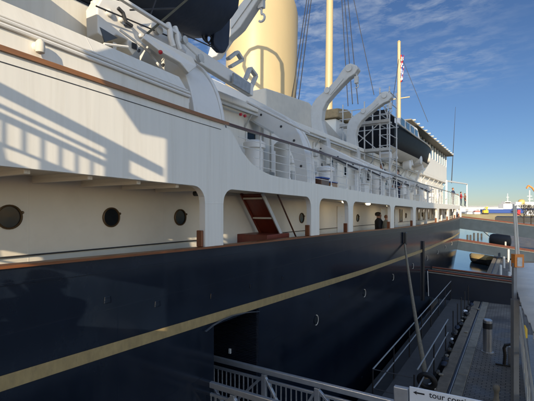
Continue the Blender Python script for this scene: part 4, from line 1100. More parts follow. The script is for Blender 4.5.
# ================================================================== people
def person(loc, rotz, top, trous, hair, label, arms='down', h=1.75, group=None, hat=False):
    me = bpy.data.meshes.new('body')
    k = h / 1.75
    J = {}; vs = []; es = []; rad = []
    def jt(n, p, r, par=None):
        J[n] = len(vs); vs.append(Vector(p) * k); rad.append(r * k)
        if par is not None: es.append((J[par], J[n]))
    jt('pelvis', (0, 0, .95), .135)
    jt('waist', (0, 0, 1.10), .125, 'pelvis'); jt('chest', (0, .01, 1.28), .155, 'waist'); jt('upper', (0, 0, 1.40), .125, 'chest')
    jt('neck', (0, 0, 1.50), .055, 'upper'); jt('jaw', (0, .012, 1.58), .068, 'neck'); jt('head', (0, .005, 1.66), .088, 'jaw'); jt('crown', (0, 0, 1.725), .062, 'head')
    jt('nose', (0, .105, 1.625), .014, 'jaw')
    for s in (-1, 1):
        S_ = 'L' if s < 0 else 'R'
        jt('sh' + S_, (s * .17, 0, 1.41), .07, 'upper')
        if arms == 'down':
            jt('el' + S_, (s * .24, -.03, 1.13), .045, 'sh' + S_); jt('wr' + S_, (s * .25, .06, .90), .032, 'el' + S_); jt('pa' + S_, (s * .25, .08, .82), .036, 'wr' + S_); fd = Vector((0, .02, -1)); 
        elif arms == 'rail':
            jt('el' + S_, (s * .25, .08, 1.16), .045, 'sh' + S_); jt('wr' + S_, (s * .17, .33, 1.12), .032, 'el' + S_); jt('pa' + S_, (s * .15, .41, 1.11), .036, 'wr' + S_); fd = Vector((0, 1, -.25))
        else:
            jt('el' + S_, (s * .25, .10, 1.18), .045, 'sh' + S_); jt('wr' + S_, (s * .09, .26, 1.40), .032, 'el' + S_); jt('pa' + S_, (s * .07, .31, 1.46), .034, 'wr' + S_); fd = Vector((0, .35, 1))
        pa = Vector(vs[J['pa' + S_]]) / k; fd.normalize()
        side = fd.cross(Vector((1, 0, 0))).normalized()
        for i in range(4):
            o = (i - 1.5) * .017; ln = (.06, .07, .065, .05)[i]
            jt('f%d%s' % (i, S_), pa + fd * .045 + side * o, .0095, 'pa' + S_); jt('g%d%s' % (i, S_), pa + fd * (.045 + ln * .7) + side * o + Vector((-s * .008, 0, 0)), .0085, 'f%d%s' % (i, S_))
        jt('t' + S_, pa + side * -.045 + fd * .02, .011, 'pa' + S_); jt('u' + S_, pa + side * -.055 + fd * .05, .009, 't' + S_)
        jt('hip' + S_, (s * .09, 0, .88), .095, 'pelvis'); jt('kn' + S_, (s * .10, .02, .48), .062, 'hip' + S_); jt('ca' + S_, (s * .10, 0, .30), .056, 'kn' + S_); jt('an' + S_, (s * .10, -.02, .09), .040, 'ca' + S_); jt('to' + S_, (s * .115, .14, .035), .036, 'an' + S_)
    me.from_pydata([tuple(v) for v in vs], es, [])
    o = bpy.data.objects.new('body', me); COL.objects.link(o)
    o.modifiers.new('skin', 'SKIN')
    if not me.skin_vertices: return None
    sv = me.skin_vertices[0].data
    for i, r in enumerate(rad):
        sx = 1.22 if i in (J['pelvis'], J['waist'], J['chest'], J['upper']) else 1.0
        sv[i].radius = (r * sx, r) if i != J['head'] else (r * .9, r * 1.05)
        sv[i].use_root = (i == 0)
    ss = o.modifiers.new('sub', 'SUBSURF'); ss.levels = 1; ss.render_levels = 1
    dg = bpy.context.evaluated_depsgraph_get()
    nm = bpy.data.meshes.new_from_object(o.evaluated_get(dg))
    bpy.data.objects.remove(o, do_unlink=True)
    root = empty('person', loc, label, 'person', group); root.rotation_euler = (0, 0, rotz)
    nm.materials.clear()
    for mm in (M['skin'], top, trous, M['black_paint']): nm.materials.append(mm)
    handz = [Vector(vs[J['pa' + s]]) for s in 'LR']
    for p in nm.polygons:
        c = p.center; p.use_smooth = True
        hand = min((c - hz_).length for hz_ in handz) < .085 * k or any((c - hz_).length < .15 * k and abs(c.x) > .05 * k and ((c - hz_).dot(fd) > -.02) for hz_ in handz)
        if c.z > 1.505 * k or hand: p.material_index = 0
        elif c.z < .075 * k: p.material_index = 3
        elif c.z < .88 * k and abs(c.x) < .2 * k: p.material_index = 2
        else: p.material_index = 1
    b = bpy.data.objects.new('body', nm); COL.objects.link(b); b.parent = root
    hm = MB(); hm.lathe((0, 0, 0), [(.085, -.07), (.101, -.02), (.099, .03), (.078, .075), (.03, .10)], 16)
    hm.v = [Vector((p.x * k * .92, p.y * k * 1.02 - .018 * k, p.z * k + 1.685 * k)) for p in hm.v]
    hm.v = [p if p.y < .05 * k or p.z > 1.69 * k else Vector((p.x, p.y - .03 * k, 1.69 * k)) for p in hm.v]
    hme = hm.build('hair', hair, None, smooth=True, org=(0, 0, 0)); hme.parent = root; hme.location = (0, 0, 0)
    em_ = MB()
    for s in (-1, 1): em_.lathe((s * .032 * k, .088 * k, 1.652 * k), [(.004, -.004), (.011, 0), (.004, .006)], 8, 'Y')
    em_.box(-.022 * k, .022 * k, .080 * k, .092 * k, 1.582 * k, 1.588 * k)
    e_ = em_.build('face', M['hair'], None, org=(0, 0, 0)); e_.parent = root; e_.location = (0, 0, 0)
    return root
def deckz(a): return EYE + EE(a) - 1.05
def updz(a): return EYE + BTf(a)
p = PX(378.5, 220, 5.15); person((p.x, p.y, deckz(p.y)), R(-60), M['cloth_black'], M['cloth_black'], M['hair'], 'visitor in a bulky black coat standing in the open side passage').scale = (1.3, 1.35, 1.0)
p = PX(386.2, 222, 5.6); person((p.x, p.y, deckz(p.y)), R(-30), M['cloth_grey'], M['cloth_jeans'], M['hair_fair'], 'visitor in a pale grey top just behind the black coated visitor', h=1.62)
p = PX(381.8, 190, 5.6); person((p.x, p.y, updz(p.y)), R(150), M['cloth_black'], M['cloth_black'], M['hair'], 'visitor in black standing on the upper deck below the scaffold')
p = PX(397.5, 190, 5.6); person((p.x, p.y, updz(p.y)), R(170), M['cloth_navy'], M['cloth_jeans'], M['hair'], 'visitor in a navy coat on the upper deck beneath the barge bow')
p = PX(453, 195, 5.3); person((p.x, p.y, updz(p.y)), R(-110), M['cloth_navy'], M['cloth_jeans'], M['hair_fair'], 'visitor in a dark blue jacket leaning at the far upper rail', arms='rail')
p = PX(461, 197, 5.45); person((p.x, p.y, updz(p.y)), R(-90), M['cloth_red'], M['cloth_jeans'], M['hair'], 'visitor in a red jacket by the white frame at the far upper rail', arms='rail', h=1.66)
p = PX(465, 197, 5.8); person((p.x, p.y, updz(p.y)), R(-70), M['cloth_brown'], M['cloth_jeans'], M['hair_fair'], 'visitor in brown at the far end of the upper rail')

# ================================================================== boarding gangway and its sign
GA0, GA1, GT = 5.42, 6.40, EYE - 3.05                        # near side, far side, top rail height
gw = empty('boarding_gangway', (-2.8, 5.9, 0), 'silver aluminium gangway with braced rails leading into the dark hull doorway', 'gangway')
m_ = MB(); m_.box(-5.9, -1.25, GA0, GA1, GT - 1.14, GT - 1.06); m_.build('deck_plate', M['galv'], gw)
for a in (GA0, GA1):
    o_ = MB()
    o_.bar((-5.9, a, GT), (-1.3, a, GT), 0.075, 0.10); tr_ = o_.build('top_rail', M['alu'], gw, bevel=0.012)
    MB().bar((-5.9, a, GT - .17), (-1.3, a, GT - .17), 0.045, 0.05).build('mid_rail', M['alu'], gw, bevel=0.006)
    MB().bar((-5.9, a, GT - 1.0), (-1.3, a, GT - 1.0), 0.06, 0.12).build('bottom_rail', M['alu'], gw, bevel=0.01)
    f1 = None
    xs = [-5.75, -4.02, -2.93, -1.9, -1.34]
    for x in xs:
        c = Vector((x, a, GT - 1.0))
        if f1 is None: f1 = MB().box(x - .045, x + .045, a - .04, a + .04, GT - 1.08, GT - .06).build('post', M['alu'], gw, org=c, bevel=0.008)
        else: inst(f1, gw, c)
    for x0, x1, up in ((-4.02, -3.45, -1), (-2.93, -3.45, -1), (-5.75, -4.9, -1), (-4.02, -4.9, -1), (-2.93, -1.9, 1)):
        MB().bar((x0, a, GT - .08), (x1, a, GT - .95), 0.045, 0.06, up=(0, 1, 0)).build('brace', M['alu'], gw, bevel=0.006)
    f1 = None; x = -5.65
    while x < -1.4:
        c = Vector((x, a, GT - 1.0))
        if f1 is None: f1 = MB().box(x - .009, x + .009, a - .009, a + .009, GT - .98, GT - .18).build('picket', M['galv'], gw, org=c)
        else: inst(f1, gw, c)
        x += 0.105
sg0, sg1 = PA(410, 387.5, 6.4), PA(520, 411, 6.4)
SZ = sg0.z + .03
sgn = empty('direction_sign', (sg0.x + .4, 6.40, SZ - .24), 'white direction sign with a black arrow mounted at the end of the gangway rail', 'sign')
sx0, sx1 = sg0.x, sg0.x + 1.35
MB().box(sx0, sx1, 6.375, 6.405, SZ - .235, SZ).build('board', M['white_plain'], sgn, bevel=0.004)
MB().box(sx0 - .24, sx0 - .02, 6.37, 6.46, SZ - .55, SZ - .045).build('end_box', M['alu'], sgn, bevel=0.012)
MB().box(sx0 + .05, sx0 + .11, 6.41, 6.47, GT - 1.1, SZ - .03).build('sign_post', M['alu'], sgn)
cv = bpy.data.curves.new('sign_text', 'FONT'); cv.body = 'tour continues'; cv.size = 0.122; cv.offset = 0.001; cv.extrude = 0.0015
to = bpy.data.objects.new('sign_text', cv); COL.objects.link(to)
tm = bpy.data.meshes.new_from_object(to.evaluated_get(bpy.context.evaluated_depsgraph_get()))
bpy.data.objects.remove(to, do_unlink=True)
tm.materials.clear(); tm.materials.append(M['black_paint'])
tx = bpy.data.objects.new('lettering', tm); COL.objects.link(tx); tx.parent = sgn
tx.rotation_euler = (math.pi / 2, 0, 0)
tx.location = Vector((sx0 + .285, 6.372, SZ - .098)) - ORG[sgn.name]
ar = MB(); ax, az = sx0 + .055, SZ - .07
ar.prism([(ax, 6.3735, az), (ax + .06, 6.3735, az + .032), (ax + .045, 6.3735, az + .011), (ax + .165, 6.3735, az + .011), (ax + .165, 6.3735, az - .011), (ax + .045, 6.3735, az - .011), (ax + .06, 6.3735, az - .032)], (0, -.003, 0)); ar.build('arrow', M['black_paint'], sgn)
sgn.rotation_euler = (0, R(-1.3), 0)

# ================================================================== walkway along the hull
wk = empty('hull_walkway', (-2.65, 18, -.3), 'narrow dark grey walkway with tube handrails between hull and quay', 'walkway')
WL, WR, WA0, WA1 = -3.17, -2.17, 10.4, 27.5
MB().box(WL, WR, WA0, WA1, -.22, -.02).build('walkway_deck', mat('grey_walkway', (0.075, 0.073, 0.072), 0.8, var=0.3, scale=3, bump=0.3, bscale=15, dirt=(.05, .05, .055), dirt_amt=.6), wk, bevel=0.01)
def tuberail(x, a0, a1, z): return MB().tube([(x, a0, z), (x, a1, z)], 0.02, 8).build('hand_rail', M['galv'], wk, smooth=True)
tuberail(WL, WA0, WA1, 1.0); tuberail(WL, WA0, WA1, .48)
tuberail(WR, WA0 + .6, 16.6, 1.0); tuberail(WR, WA0 + .6, 16.6, .5); 
MB().tube([(WL, WA0, 1.0), (WR, WA0, 1.0)], .012, 6).build('rail_chain', M['wire'], wk)
MB().tube([(WL, WA0, .5), (WR, WA0, .48)], .012, 6).build('rail_chain', M['wire'], wk)
f1 = None
for x, aa in ((WL, frange(WA0, WA1, 2.4)), (WR, [10.6, 13.5, 16.0, 18.1, 19.6, 21.0, 22.6, 24.4])):
    for a in aa:
        c = Vector((x, a, -.02))
        if f1 is None: f1 = MB().tube([c, c + Vector((0, 0, 1.03))], .022, 8).build('rail_post', M['black_paint'], wk, org=c, smooth=True)
        else: inst(f1, wk, c)
# moored pontoon beneath it (dark floor of the gap)
tag(MB().box(-4.2, -2.0, 6.5, 29, -1.6, -.75).build('fender_raft', M['wet_timber'], bevel=0.05), 'low dark timber raft lying in the gap under the walkway', 'raft')

# litter in the gap
random.seed(5)
pal = [M['white_plain'], M['black'], M['wet_timber'], M['navy_cloth'], M['black'], M['stone_pale'], M['wet_timber'], M['black']]
nm_ = ['plastic_scrap', 'rubber_block', 'timber_offcut', 'blue_bag', 'rubber_block', 'stone_chunk', 'timber_offcut', 'rubber_block']
desc = {'plastic_scrap': 'scrap of white plastic', 'rubber_block': 'black rubber block', 'timber_offcut': 'dark timber offcut', 'blue_bag': 'crumpled blue bag', 'stone_chunk': 'pale chunk of stone'}
for k in range(20):
    a = 12.3 + k * .62 + random.uniform(-.15, .15); x = random.uniform(-2.12, -1.98); j = k % 8
    s = random.uniform(.06, .15)
    m_ = MB(); pts = []
    bmx_ = bmesh.new(); bmesh.ops.create_icosphere(bmx_, subdivisions=2, radius=1)
    for v in bmx_.verts: v.co *= random.uniform(.75, 1.15)
    vv = [Vector((x + v.co.x * s * .9, a + v.co.y * s * 1.7, .04 + s * .5 + v.co.z * s * .6)) for v in bmx_.verts]
    m_.add(vv, [tuple(v.index for v in f.verts) for f in bmx_.faces]); bmx_.free()
    tag(m_.build(nm_[j], pal[j], smooth=(j in (0, 3))), desc[nm_[j]] + ' lying along the quay edge beside the walkway', 'litter', desc[nm_[j]] + 's along the quay edge')
for (x, y) in ((463, 318), (478, 310), (441, 376), (466, 333)):
    c = PG(x, y, .0); m_ = MB(); m_.box(c.x - .07, c.x + .07, c.y - .05, c.y + .05, .02, .08)
    tag(m_.build('stone_chip', M['stone_pale'], bevel=.02), 'small pale stone chip lying on the brown coping stones', 'stone', 'stone chips on the coping')

# tyre fender, mooring line
c = PG(427, 381, .35)
ty = MB(); rr, r2 = .20, .085
nn, n2 = 28, 12
vs = []
for i in range(nn):
    t = 2 * math.pi * i / nn
    for j in range(n2):
        u = 2 * math.pi * j / n2
        rd = rr + r2 * .95 * math.cos(u); vs.append(c + Vector((rd * math.cos(t), .10 * math.sin(u) * 1.0 - .35 * rd * math.sin(t), rd * math.sin(t))))
fs = [(i * n2 + j, ((i + 1) % nn) * n2 + j, ((i + 1) % nn) * n2 + (j + 1) % n2, i * n2 + (j + 1) % n2) for i in range(nn) for j in range(n2)]
tag(ty.add(vs, fs).build('tyre_fender', M['black'], smooth=True), 'black tyre propped at the near end of the hull walkway', 'tyre')
top_, bot_ = PX(404.5, 243, 4.47), PG(426, 377, .35)
m_ = MB(); m_.tube([top_.lerp(bot_, t) - Vector((0, 0, .25 * math.sin(math.pi * t))) for t in [k / 14 for k in range(15)]], [.045 + .03 * k / 14 for k in range(15)], 10)
mr = m_.build('mooring_rope', M['rope'], smooth=True)
tag(mr, 'thick brown mooring rope running from the hull down to the tyre', 'rope')
c = PX(404.5, 238.5, 4.47)
m_ = MB(); m_.box(c.x, c.x + .1, c.y - .12, c.y + .12, c.z - .3, c.z + .3); m_.build('fairlead', M['black_paint'], ship, bevel=.04)

# ================================================================== quay furniture
c = PG(487.6, 352, 0)
bl = empty('steel_bollard', c, 'tall round steel bollard standing alone on the brick paving', 'bollard')
MB().lathe(c, [(.155, 0), (.155, .86)], 24).build('bollard_body', M['steel'], bl, smooth=True)
MB().lathe(c + Vector((0, 0, .862)), [(.158, 0), (.158, .2)], 24).build('dark_band', M['black_paint'], bl, smooth=True)
MB().lathe(c + Vector((0, 0, 1.064)), [(.155, 0), (.155, .09), (.12, .125), (.0, .13)], 24).build('bollard_cap', M['steel'], bl, smooth=True)
MB().lathe(c, [(.20, .004), (.20, .025), (.158, .03)], 24).build('base_ring', M['galv'], bl)
c = PG(505, 366, 0)
bk = empty('mooring_bracket', c, 'bent black iron bracket on a foot bar near the grey post', 'bracket')
MB().bar(c + Vector((-.28, .0, .03)), c + Vector((.22, .02, .03)), .10, .05).build('foot_bar', M['black_paint'], bk, bevel=.01)
m_ = MB(); m_.tube([c + Vector(p) for p in ((-.02, 0, .05), (.0, 0, .35), (-.03, 0, .58), (.02, .02, .70), (.16, .04, .74), (.30, .05, .70))], .05, 8); m_.build('bent_arm', M['black_paint'], bk, smooth=True)
m_ = MB(); m_.lathe(c + Vector((.2, .25, .0)), [(.13, 0), (.13, .5), (.10, .6), (.02, .62)], 12); m_.build('drum', M['galv'], bk, smooth=True)
c = PG(496.4, 405, 0)
st_ = MB(); st_.lathe(c, [(.09, 0), (.085, .12), (.06, .18), (.055, .34), (.08, .40), (.085, .48), (.05, .54), (.0, .55)], 14)
tag(st_.build('stone_stub', M['stone_pale'], smooth=True), 'small pale stone stub on the paving at the bottom edge', 'bollard')

# lantern mast
def at_Z(x, Z): 
    r = (x - 267.0) * Z / FPX; return Vector((r * CS - Z * SN, r * SN + Z * CS, 0))
lm = at_Z(514.8, 9.0)
lmo = empty('lantern_mast', lm, 'grey post carrying an orange box and two thin white poles at right', 'mast')
zt = lambda y: EYE + (HOR - y) * 9.0 / FPX
RV = Vector((CS, SN, 0)); FV = Vector((-SN, CS, 0))
def camrect(mb, c, w, d, z0, z1):
    pts = [c + RV * (i * w / 2) + FV * (j * d / 2) for i, j in ((-1, -1), (1, -1), (1, 1), (-1, 1))]
    return mb.prism([Vector((p.x, p.y, z0)) for p in pts], (0, 0, z1 - z0))
camrect(MB(), lm, .125, .125, 0, zt(299)).build('lower_post', M['post_grey'], lmo, bevel=.008)
camrect(MB(), lm - RV * .01, .075, .075, zt(299) + .002, zt(263)).build('upper_post', M['post_grey'], lmo, bevel=.006)
camrect(MB(), lm + RV * .06, .205, .15, zt(267), zt(254)).build('orange_box', M['orange'], lmo, bevel=.008)
camrect(MB(), lm + RV * .06 - FV * .078, .11, .01, zt(266), zt(257)).build('box_panel', M['galv'], lmo)
for dx_, tx_ in ((.035, 0.0), (.085, .045)):
    b = lm + RV * dx_; t = lm + RV * (tx_ - .03)
    MB().tube([Vector((b.x, b.y, zt(254))), Vector((t.x, t.y, zt(203 + dx_ * 30)))], .022, 8).build('white_pole', M['canvas_white'], lmo, smooth=True)
m_ = MB(); cc = Vector((lm.x, lm.y, zt(303)))
for k in range(4): ring(m_, cc + RV * (.06 + .02 * k) + Vector((0, 0, .02 * (k % 2))), .05, .008, 10, 'Y')
m_.build('shackle_bundle', M['galv'], lmo)

# covered access ramp on the right
cw = empty('covered_ramp', (0.6, 10, 0), 'pale ribbed roof over a railed access ramp at the right edge', 'ramp')
rf = MB(); nA, nX = 60, 6
def roofedge(a): return interp([(5.2, .42), (6.8, .30), (9, .12), (12, .0), (14, -.06), (16.2, -.10)], a)
for i in range(nA + 1):
    a = 6.6 + (16.2 - 6.6) * i / nA
    for j in range(nX + 1):
        x = roofedge(a) + 3.2 * j / nX
        rf.v.append(Vector((x, a, 3.32 + .03 * math.sin(a * 2 * math.pi / .55) + (0.10 * math.sin(j / nX * math.pi)))))
for i in range(nA):
    for j in range(nX):
        b = i * (nX + 1) + j; rf.f.append((b, b + 1, b + nX + 2, b + nX + 1))
rfo = rf.build('ribbed_roof', M['pale_sheet'], cw, smooth=True); so = rfo.modifiers.new('thick', 'SOLIDIFY'); so.thickness = .035
MB().box(.35, 3.0, 4.5, 16.0, .9, 1.0).build('ramp_deck', M['galv'], cw)
for x0, x1, z in ((.20, .02, 2.0), (.20, .02, 1.05), (.42, .30, 2.1)):
    MB().tube([(x0 + .12, 4.8, z), (x1 + .12, 15.5, z)], .028, 8).build('ramp_rail', M['grey_paint'], cw, smooth=True)
for a in frange(5.2, 15.4, .85):
    MB().tube([(interp([(4.8, .32), (15.5, .14)], a), a, 1.0), (interp([(4.8, .32), (15.5, .14)], a), a, 2.0)], .018, 6).build('ramp_picket', M['grey_paint'], cw)
for a in (7.2, 11.5, 15.6):
    MB().box(.5, .6, a - .05, a + .05, 0, 3.3).build('roof_post', M['grey_paint'], cw)
c = PG(524.3, 338, 1.0)
m_ = MB(); m_.lathe(c, [(.0, 0), (.09, .02), (.09, .30), (.05, .37), (.03, .42)], 14)
tag(m_.build('gas_bottle', M['yellow'], smooth=True), 'small yellow bottle beside the ramp rail under the pale roof', 'bottle')
# ================================================================== brows from ship to quay
def brow(label, p0, p1, hgt, wid, pm='navy_brow'):
    p0, p1 = Vector(p0), Vector(p1)
    o = empty('ship_brow', (p0 + p1) / 2 - Vector((0, 0, hgt)), label, 'gangway', 'navy sided brows between the yacht and the quay')
    for dy, nmn in ((0, 1), (wid, 2)):
        d = Vector((0, dy, 0)); n = 12; m_ = MB()
        for k in range(n):
            a, b = p0.lerp(p1, k / n) + d, p0.lerp(p1, (k + 1) / n) + d
            m_.add([a - Vector((0, 0, hgt)), b - Vector((0, 0, hgt)), b, a, a + Vector((0, .05, -hgt)), b + Vector((0, .05, -hgt)), b + Vector((0, .05, 0)), a + Vector((0, .05, 0))], [(0, 1, 2, 3), (4, 7, 6, 5), (0, 4, 5, 1), (3, 2, 6, 7)])
        m_.build('side_panel', M[pm], o)
        MB().bar(p0 + d + Vector((0, .02, .05)), p1 + d + Vector((0, .02, .05)), .13, .075).build('cap_rail', M['teak_red'], o, bevel=.01)
        MB().bar(p0 + d + Vector((0, -.03, -.05)), p1 + d + Vector((0, -.03, -.05)), .03, .045).build('trim_strip', M['stone_pale'], o)
    MB().add([p0 + Vector((0, .05, -hgt * .55)), p1 + Vector((0, .05, -hgt * .55)), p1 + Vector((0, wid, -hgt * .55)), p0 + Vector((0, wid, -hgt * .55))], [(0, 1, 2, 3)]).build('brow_deck', M['wet_timber'], o)
    return o
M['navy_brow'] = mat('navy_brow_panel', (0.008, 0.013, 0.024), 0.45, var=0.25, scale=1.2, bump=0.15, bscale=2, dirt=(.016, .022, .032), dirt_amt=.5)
M['brow_hazed'] = mat('hazed_navy_panel', (0.030, 0.049, 0.072), 0.5, var=0.25, scale=1.0, bump=0.2, bscale=2, dirt=(.045, .062, .085), dirt_amt=.5)  # lighter navy for the far brows, distance haze put into the colour
M['teak_red'] = mat('red_brown_rail', (0.19, 0.055, 0.025), 0.4, var=0.25, scale=3)
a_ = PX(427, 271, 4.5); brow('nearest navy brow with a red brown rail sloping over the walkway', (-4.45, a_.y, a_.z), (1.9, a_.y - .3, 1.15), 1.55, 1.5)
a_ = PX(461.5, 239, 4.95); brow('middle navy brow with a thin orange rail crossing the blue water', (-6.6, a_.y + .3, a_.z), (5.0, a_.y - 1, .55), 1.05, 1.4, 'brow_hazed')
a_ = PX(465.5, 217, 5.2); brow('farthest navy brow rising to the yacht rail from the distant quay', (-6.8, a_.y + .3, a_.z + .1), (8.0, a_.y - 2, 2.6), 1.45, 1.6, 'brow_hazed')
f1 = None
m_ = MB(); m_.tube([PX(427.5, 271, 4.42), PX(428.5, 296, 4.35)], .03, 6); 
m_.build('brow_chain', M['galv'], ship)
c = PX(423, 262, 4.47); m_ = MB(); m_.tube([c + Vector((0, 0, 1.2)), c - Vector((0, 0, 2.2))], .09, 8); m_.build('pilot_post', M['black_paint'], ship)

# ================================================================== beyond: small boat, jetty posts, fender
c = FZ(484, 55, WATER)
sb = empty('moored_boat', c, 'small boat under a yellow cover floating between ship stern and quay', 'boat')
m_ = MB(); boat_hull(m_, 4.6, 2.3, .85, stern_w=.7); xform(m_, (c.x + 1.0, c.y - 1.2, WATER - .1), R(38)); m_.build('boat_hull', M['wet_timber'], sb, smooth=True)
m_ = MB(); boat_hull(m_, 4.55, 2.36, .55, stern_w=.75, bow=.2, keel_rise=.1); m_.v = [Vector((p.x, p.y, 1.3 - p.z * .9)) for p in m_.v]; xform(m_, (c.x + 1.0, c.y - 1.2, WATER - .1), R(38)); m_.build('canvas_cover', mat('yellow_canvas', (.50, .36, .15), .8, var=.15, bump=.3, bscale=3), sb, smooth=True)
f1 = None
for k, (x, y, h) in enumerate(((504, 268, .95), (508.5, 262, 1.2), (500.5, 279, 1.0), (510.5, 275, 1.1), (505.5, 252, 1.2), (509, 286, .9))):
    c = PG(x, y, 0)
    m_ = MB(); m_.lathe(c, [(.10, 0), (.10, h), (.07, h + .06)], 12)
    tag(m_.build('jetty_post', M['grey_paint'], smooth=True), 'pale grey post on the dark quay beyond the nearest brow', 'post', 'pale posts on the quay beyond the nearest brow')
c = PG(500, 248, 0)
m_ = MB(); m_.lathe(c + Vector((0, 0, .95)), [(.3, -1.3), (.8, -1.15), (.95, -.8), (.95, .8), (.8, 1.15), (.3, 1.3)], 20, 'X')
tag(m_.build('rubber_fender', M['black'], smooth=True), 'big dark rubber fender lying on the quay behind the middle brow', 'fender')
m_ = MB(); p0, p1 = FZ(480, 60, 2.3), PG(505.5, 245.5, .3); m_.tube([p0.lerp(p1, t) - Vector((0, 0, .25 * math.sin(t * math.pi))) for t in [k / 10 for k in range(11)]], .05, 6)
m_.lathe(p0.lerp(p1, .6) - Vector((0, 0, .25)), [(.02, -.26), (.22, -.15), (.26, 0), (.22, .15), (.02, .26)], 12)
tag(m_.build('mooring_chain', M['black_paint']), 'dark mooring line with a black float stretched past the farthest brow', 'mooring line')
f1 = None
for k, (x, h) in enumerate(((467.5, 1.3), (470.5, 1.1), (474, 1.4), (478, 1.2), (481.5, .9))):
    c = FZ(x, 95 + k * 3, WATER)
    m_ = MB(); m_.lathe(c, [(.22, -.5), (.22, h), (.1, h + .1)], 10)
    tag(m_.build('mooring_pile', M['wet_timber']), 'dark timber pile standing in the pale water beyond the middle brow', 'pile', 'piles in the water beyond the middle brow')

# ================================================================== far harbour
def fbox(mb, x0, x1, Z, z0, z1, depth):
    """a box facing the viewer: photo columns x0..x1 at distance Z"""
    p0, p1 = FZ(x0, Z, z0), FZ(x1, Z, z0); d = FV * depth
    return mb.prism([p0, p1, p1 + d, p0 + d], (0, 0, z1 - z0))
sd_ = empty('dock_shed', FZ(470, 640, 1), 'long low pale dock shed on the far shore behind the masts', 'shed')
fbox(MB(), 380, 505, 640, .9, 8.6, 30).build('wall', M['shed'], sd_)
fbox(MB(), 379, 506, 638, 8.62, 10.0, 34).build('roof', M['roof'], sd_)
for k in range(9): fbox(MB(), 400 + k * 11, 402.5 + k * 11, 639.2, 2, 5.5, .5).build('loading_door', M['roof'], sd_)
# blue offshore vessel
bs = empty('supply_vessel', FZ(500, 420, WATER), 'blue hulled supply vessel with white upperworks moored on the far side', 'ship')
pb = [(487, 3.4), (512, 3.4), (512, 4.4), (534, 4.4), (560, 4.4), (560, -2.5), (487, -2.5)]
MB().prism([FZ(x, 430, z + 1.5) for x, z in pb], FV * 14).build('hull', M['blue'], bs)
wb_ = MB(); fbox(wb_, 503.5, 514, 431, 5.0, 10.5, 10); fbox(wb_, 505, 511, 431.5, 10.55, 13.2, 7); wb_.build('superstructure', M['white_fit'], bs, bevel=.2)
fbox(MB(), 505.3, 510.7, 431.2, 11.4, 12.5, .2).build('bridge_windows', M['glass'], bs)
m_ = MB(); p = FZ(507.6, 434, 13); m_.tube([p, p + Vector((0, 0, 9))], [.5, .25], 8); m_.bar(p + RV * -1.5 + Vector((0, 0, 5)), p + RV * 1.5 + Vector((0, 0, 5)), .3); m_.build('mast', M['white_fit'], bs)
fbox(MB(), 488, 503, 431, 5.0, 5.9, 10).build('cargo_rail', M['white_fit'], bs)
M['gold_funnel'] = mat('ochre_paint', (.55, .38, .12), .5)
# ferry to the right of it
fe = empty('white_ferry', FZ(540, 470, WATER), 'white multi deck vessel with a yellow funnel behind the bare tree', 'ship')
MB().prism([FZ(x, 470, z) for x, z in ((512, -2), (640, -2), (640, 8), (512, 7), (511, 3))], FV * 16).build('hull', M['white_fit'], fe)
w_ = MB(); fbox(w_, 514, 600, 471, 7, 10.5, 12); fbox(w_, 516, 590, 472, 10.6, 13.5, 10); w_.build('upper_decks', M['white_fit'], fe)
for k in range(12): fbox(MB(), 516 + k * 2.4, 517.4 + k * 2.4, 470.7, 8.2, 9.4, .2).build('deck_window', M['glass'], fe)
MB().lathe(FZ(521.5, 475, 12.5), [(3.6, -2), (3.6, 2.2), (2.6, 3.6), (.8, 4.3)], 14).build('yellow_funnel', M['gold_funnel'], fe, smooth=True)
m_ = MB(); p = FZ(529.5, 478, 13.5); m_.tube([p, p + Vector((0, 0, 14))], .55, 8); m_.bar(p + RV * -3 + Vector((0, 0, 7)), p + RV * 3 + Vector((0, 0, 7)), .5); m_.bar(p + RV * -2 + Vector((0, 0, 3.5)), p + RV * 4 + Vector((0, 0, 3.5)), .5); m_.build('mast', M['white_fit'], fe)
# dock crane
dc = empty('dock_crane', FZ(536, 560, 1), 'orange jibbed dock crane cut off by the right edge of the view', 'crane')
p = FZ(537, 560, 1); m_ = MB(); m_.bar(p, p + Vector((0, 0, 36)), 2.0); m_.build('tower', M['shed'], dc)
for k, (q0, q1) in enumerate((((528.5, 38), (532, 35)), ((532, 35), (535.5, 28)), ((528.5, 38), (526.5, 34)))):
    m_ = MB(); m_.bar(FZ(q0[0], 559, q0[1]), FZ(q1[0], 559, q1[1]), 1.6); m_.build('jib', M['orange'], dc)
# excavator
ex = empty('excavator', FZ(486, 350, .7), 'yellow excavator working on the far bank in front of the pale shed', 'excavator')
fbox(MB(), 484, 488.5, 352, 1.7, 4.2, 3).build('cab', M['yellow'], ex, bevel=.2)
fbox(MB(), 483.5, 488.8, 352, .7, 1.65, 3.2).build('tracks', M['black'], ex, bevel=.2)
m_ = MB(); m_.bar(FZ(486, 352, 3.6), FZ(487.6, 352, 7.0), .8); m_.bar(FZ(487.6, 352, 7.0), FZ(484.5, 351, 6.0), .6); m_.build('boom', M['yellow'], ex)
M['pink_roof'] = mat('faded_red_roof', (.34, .13, .11), .7)
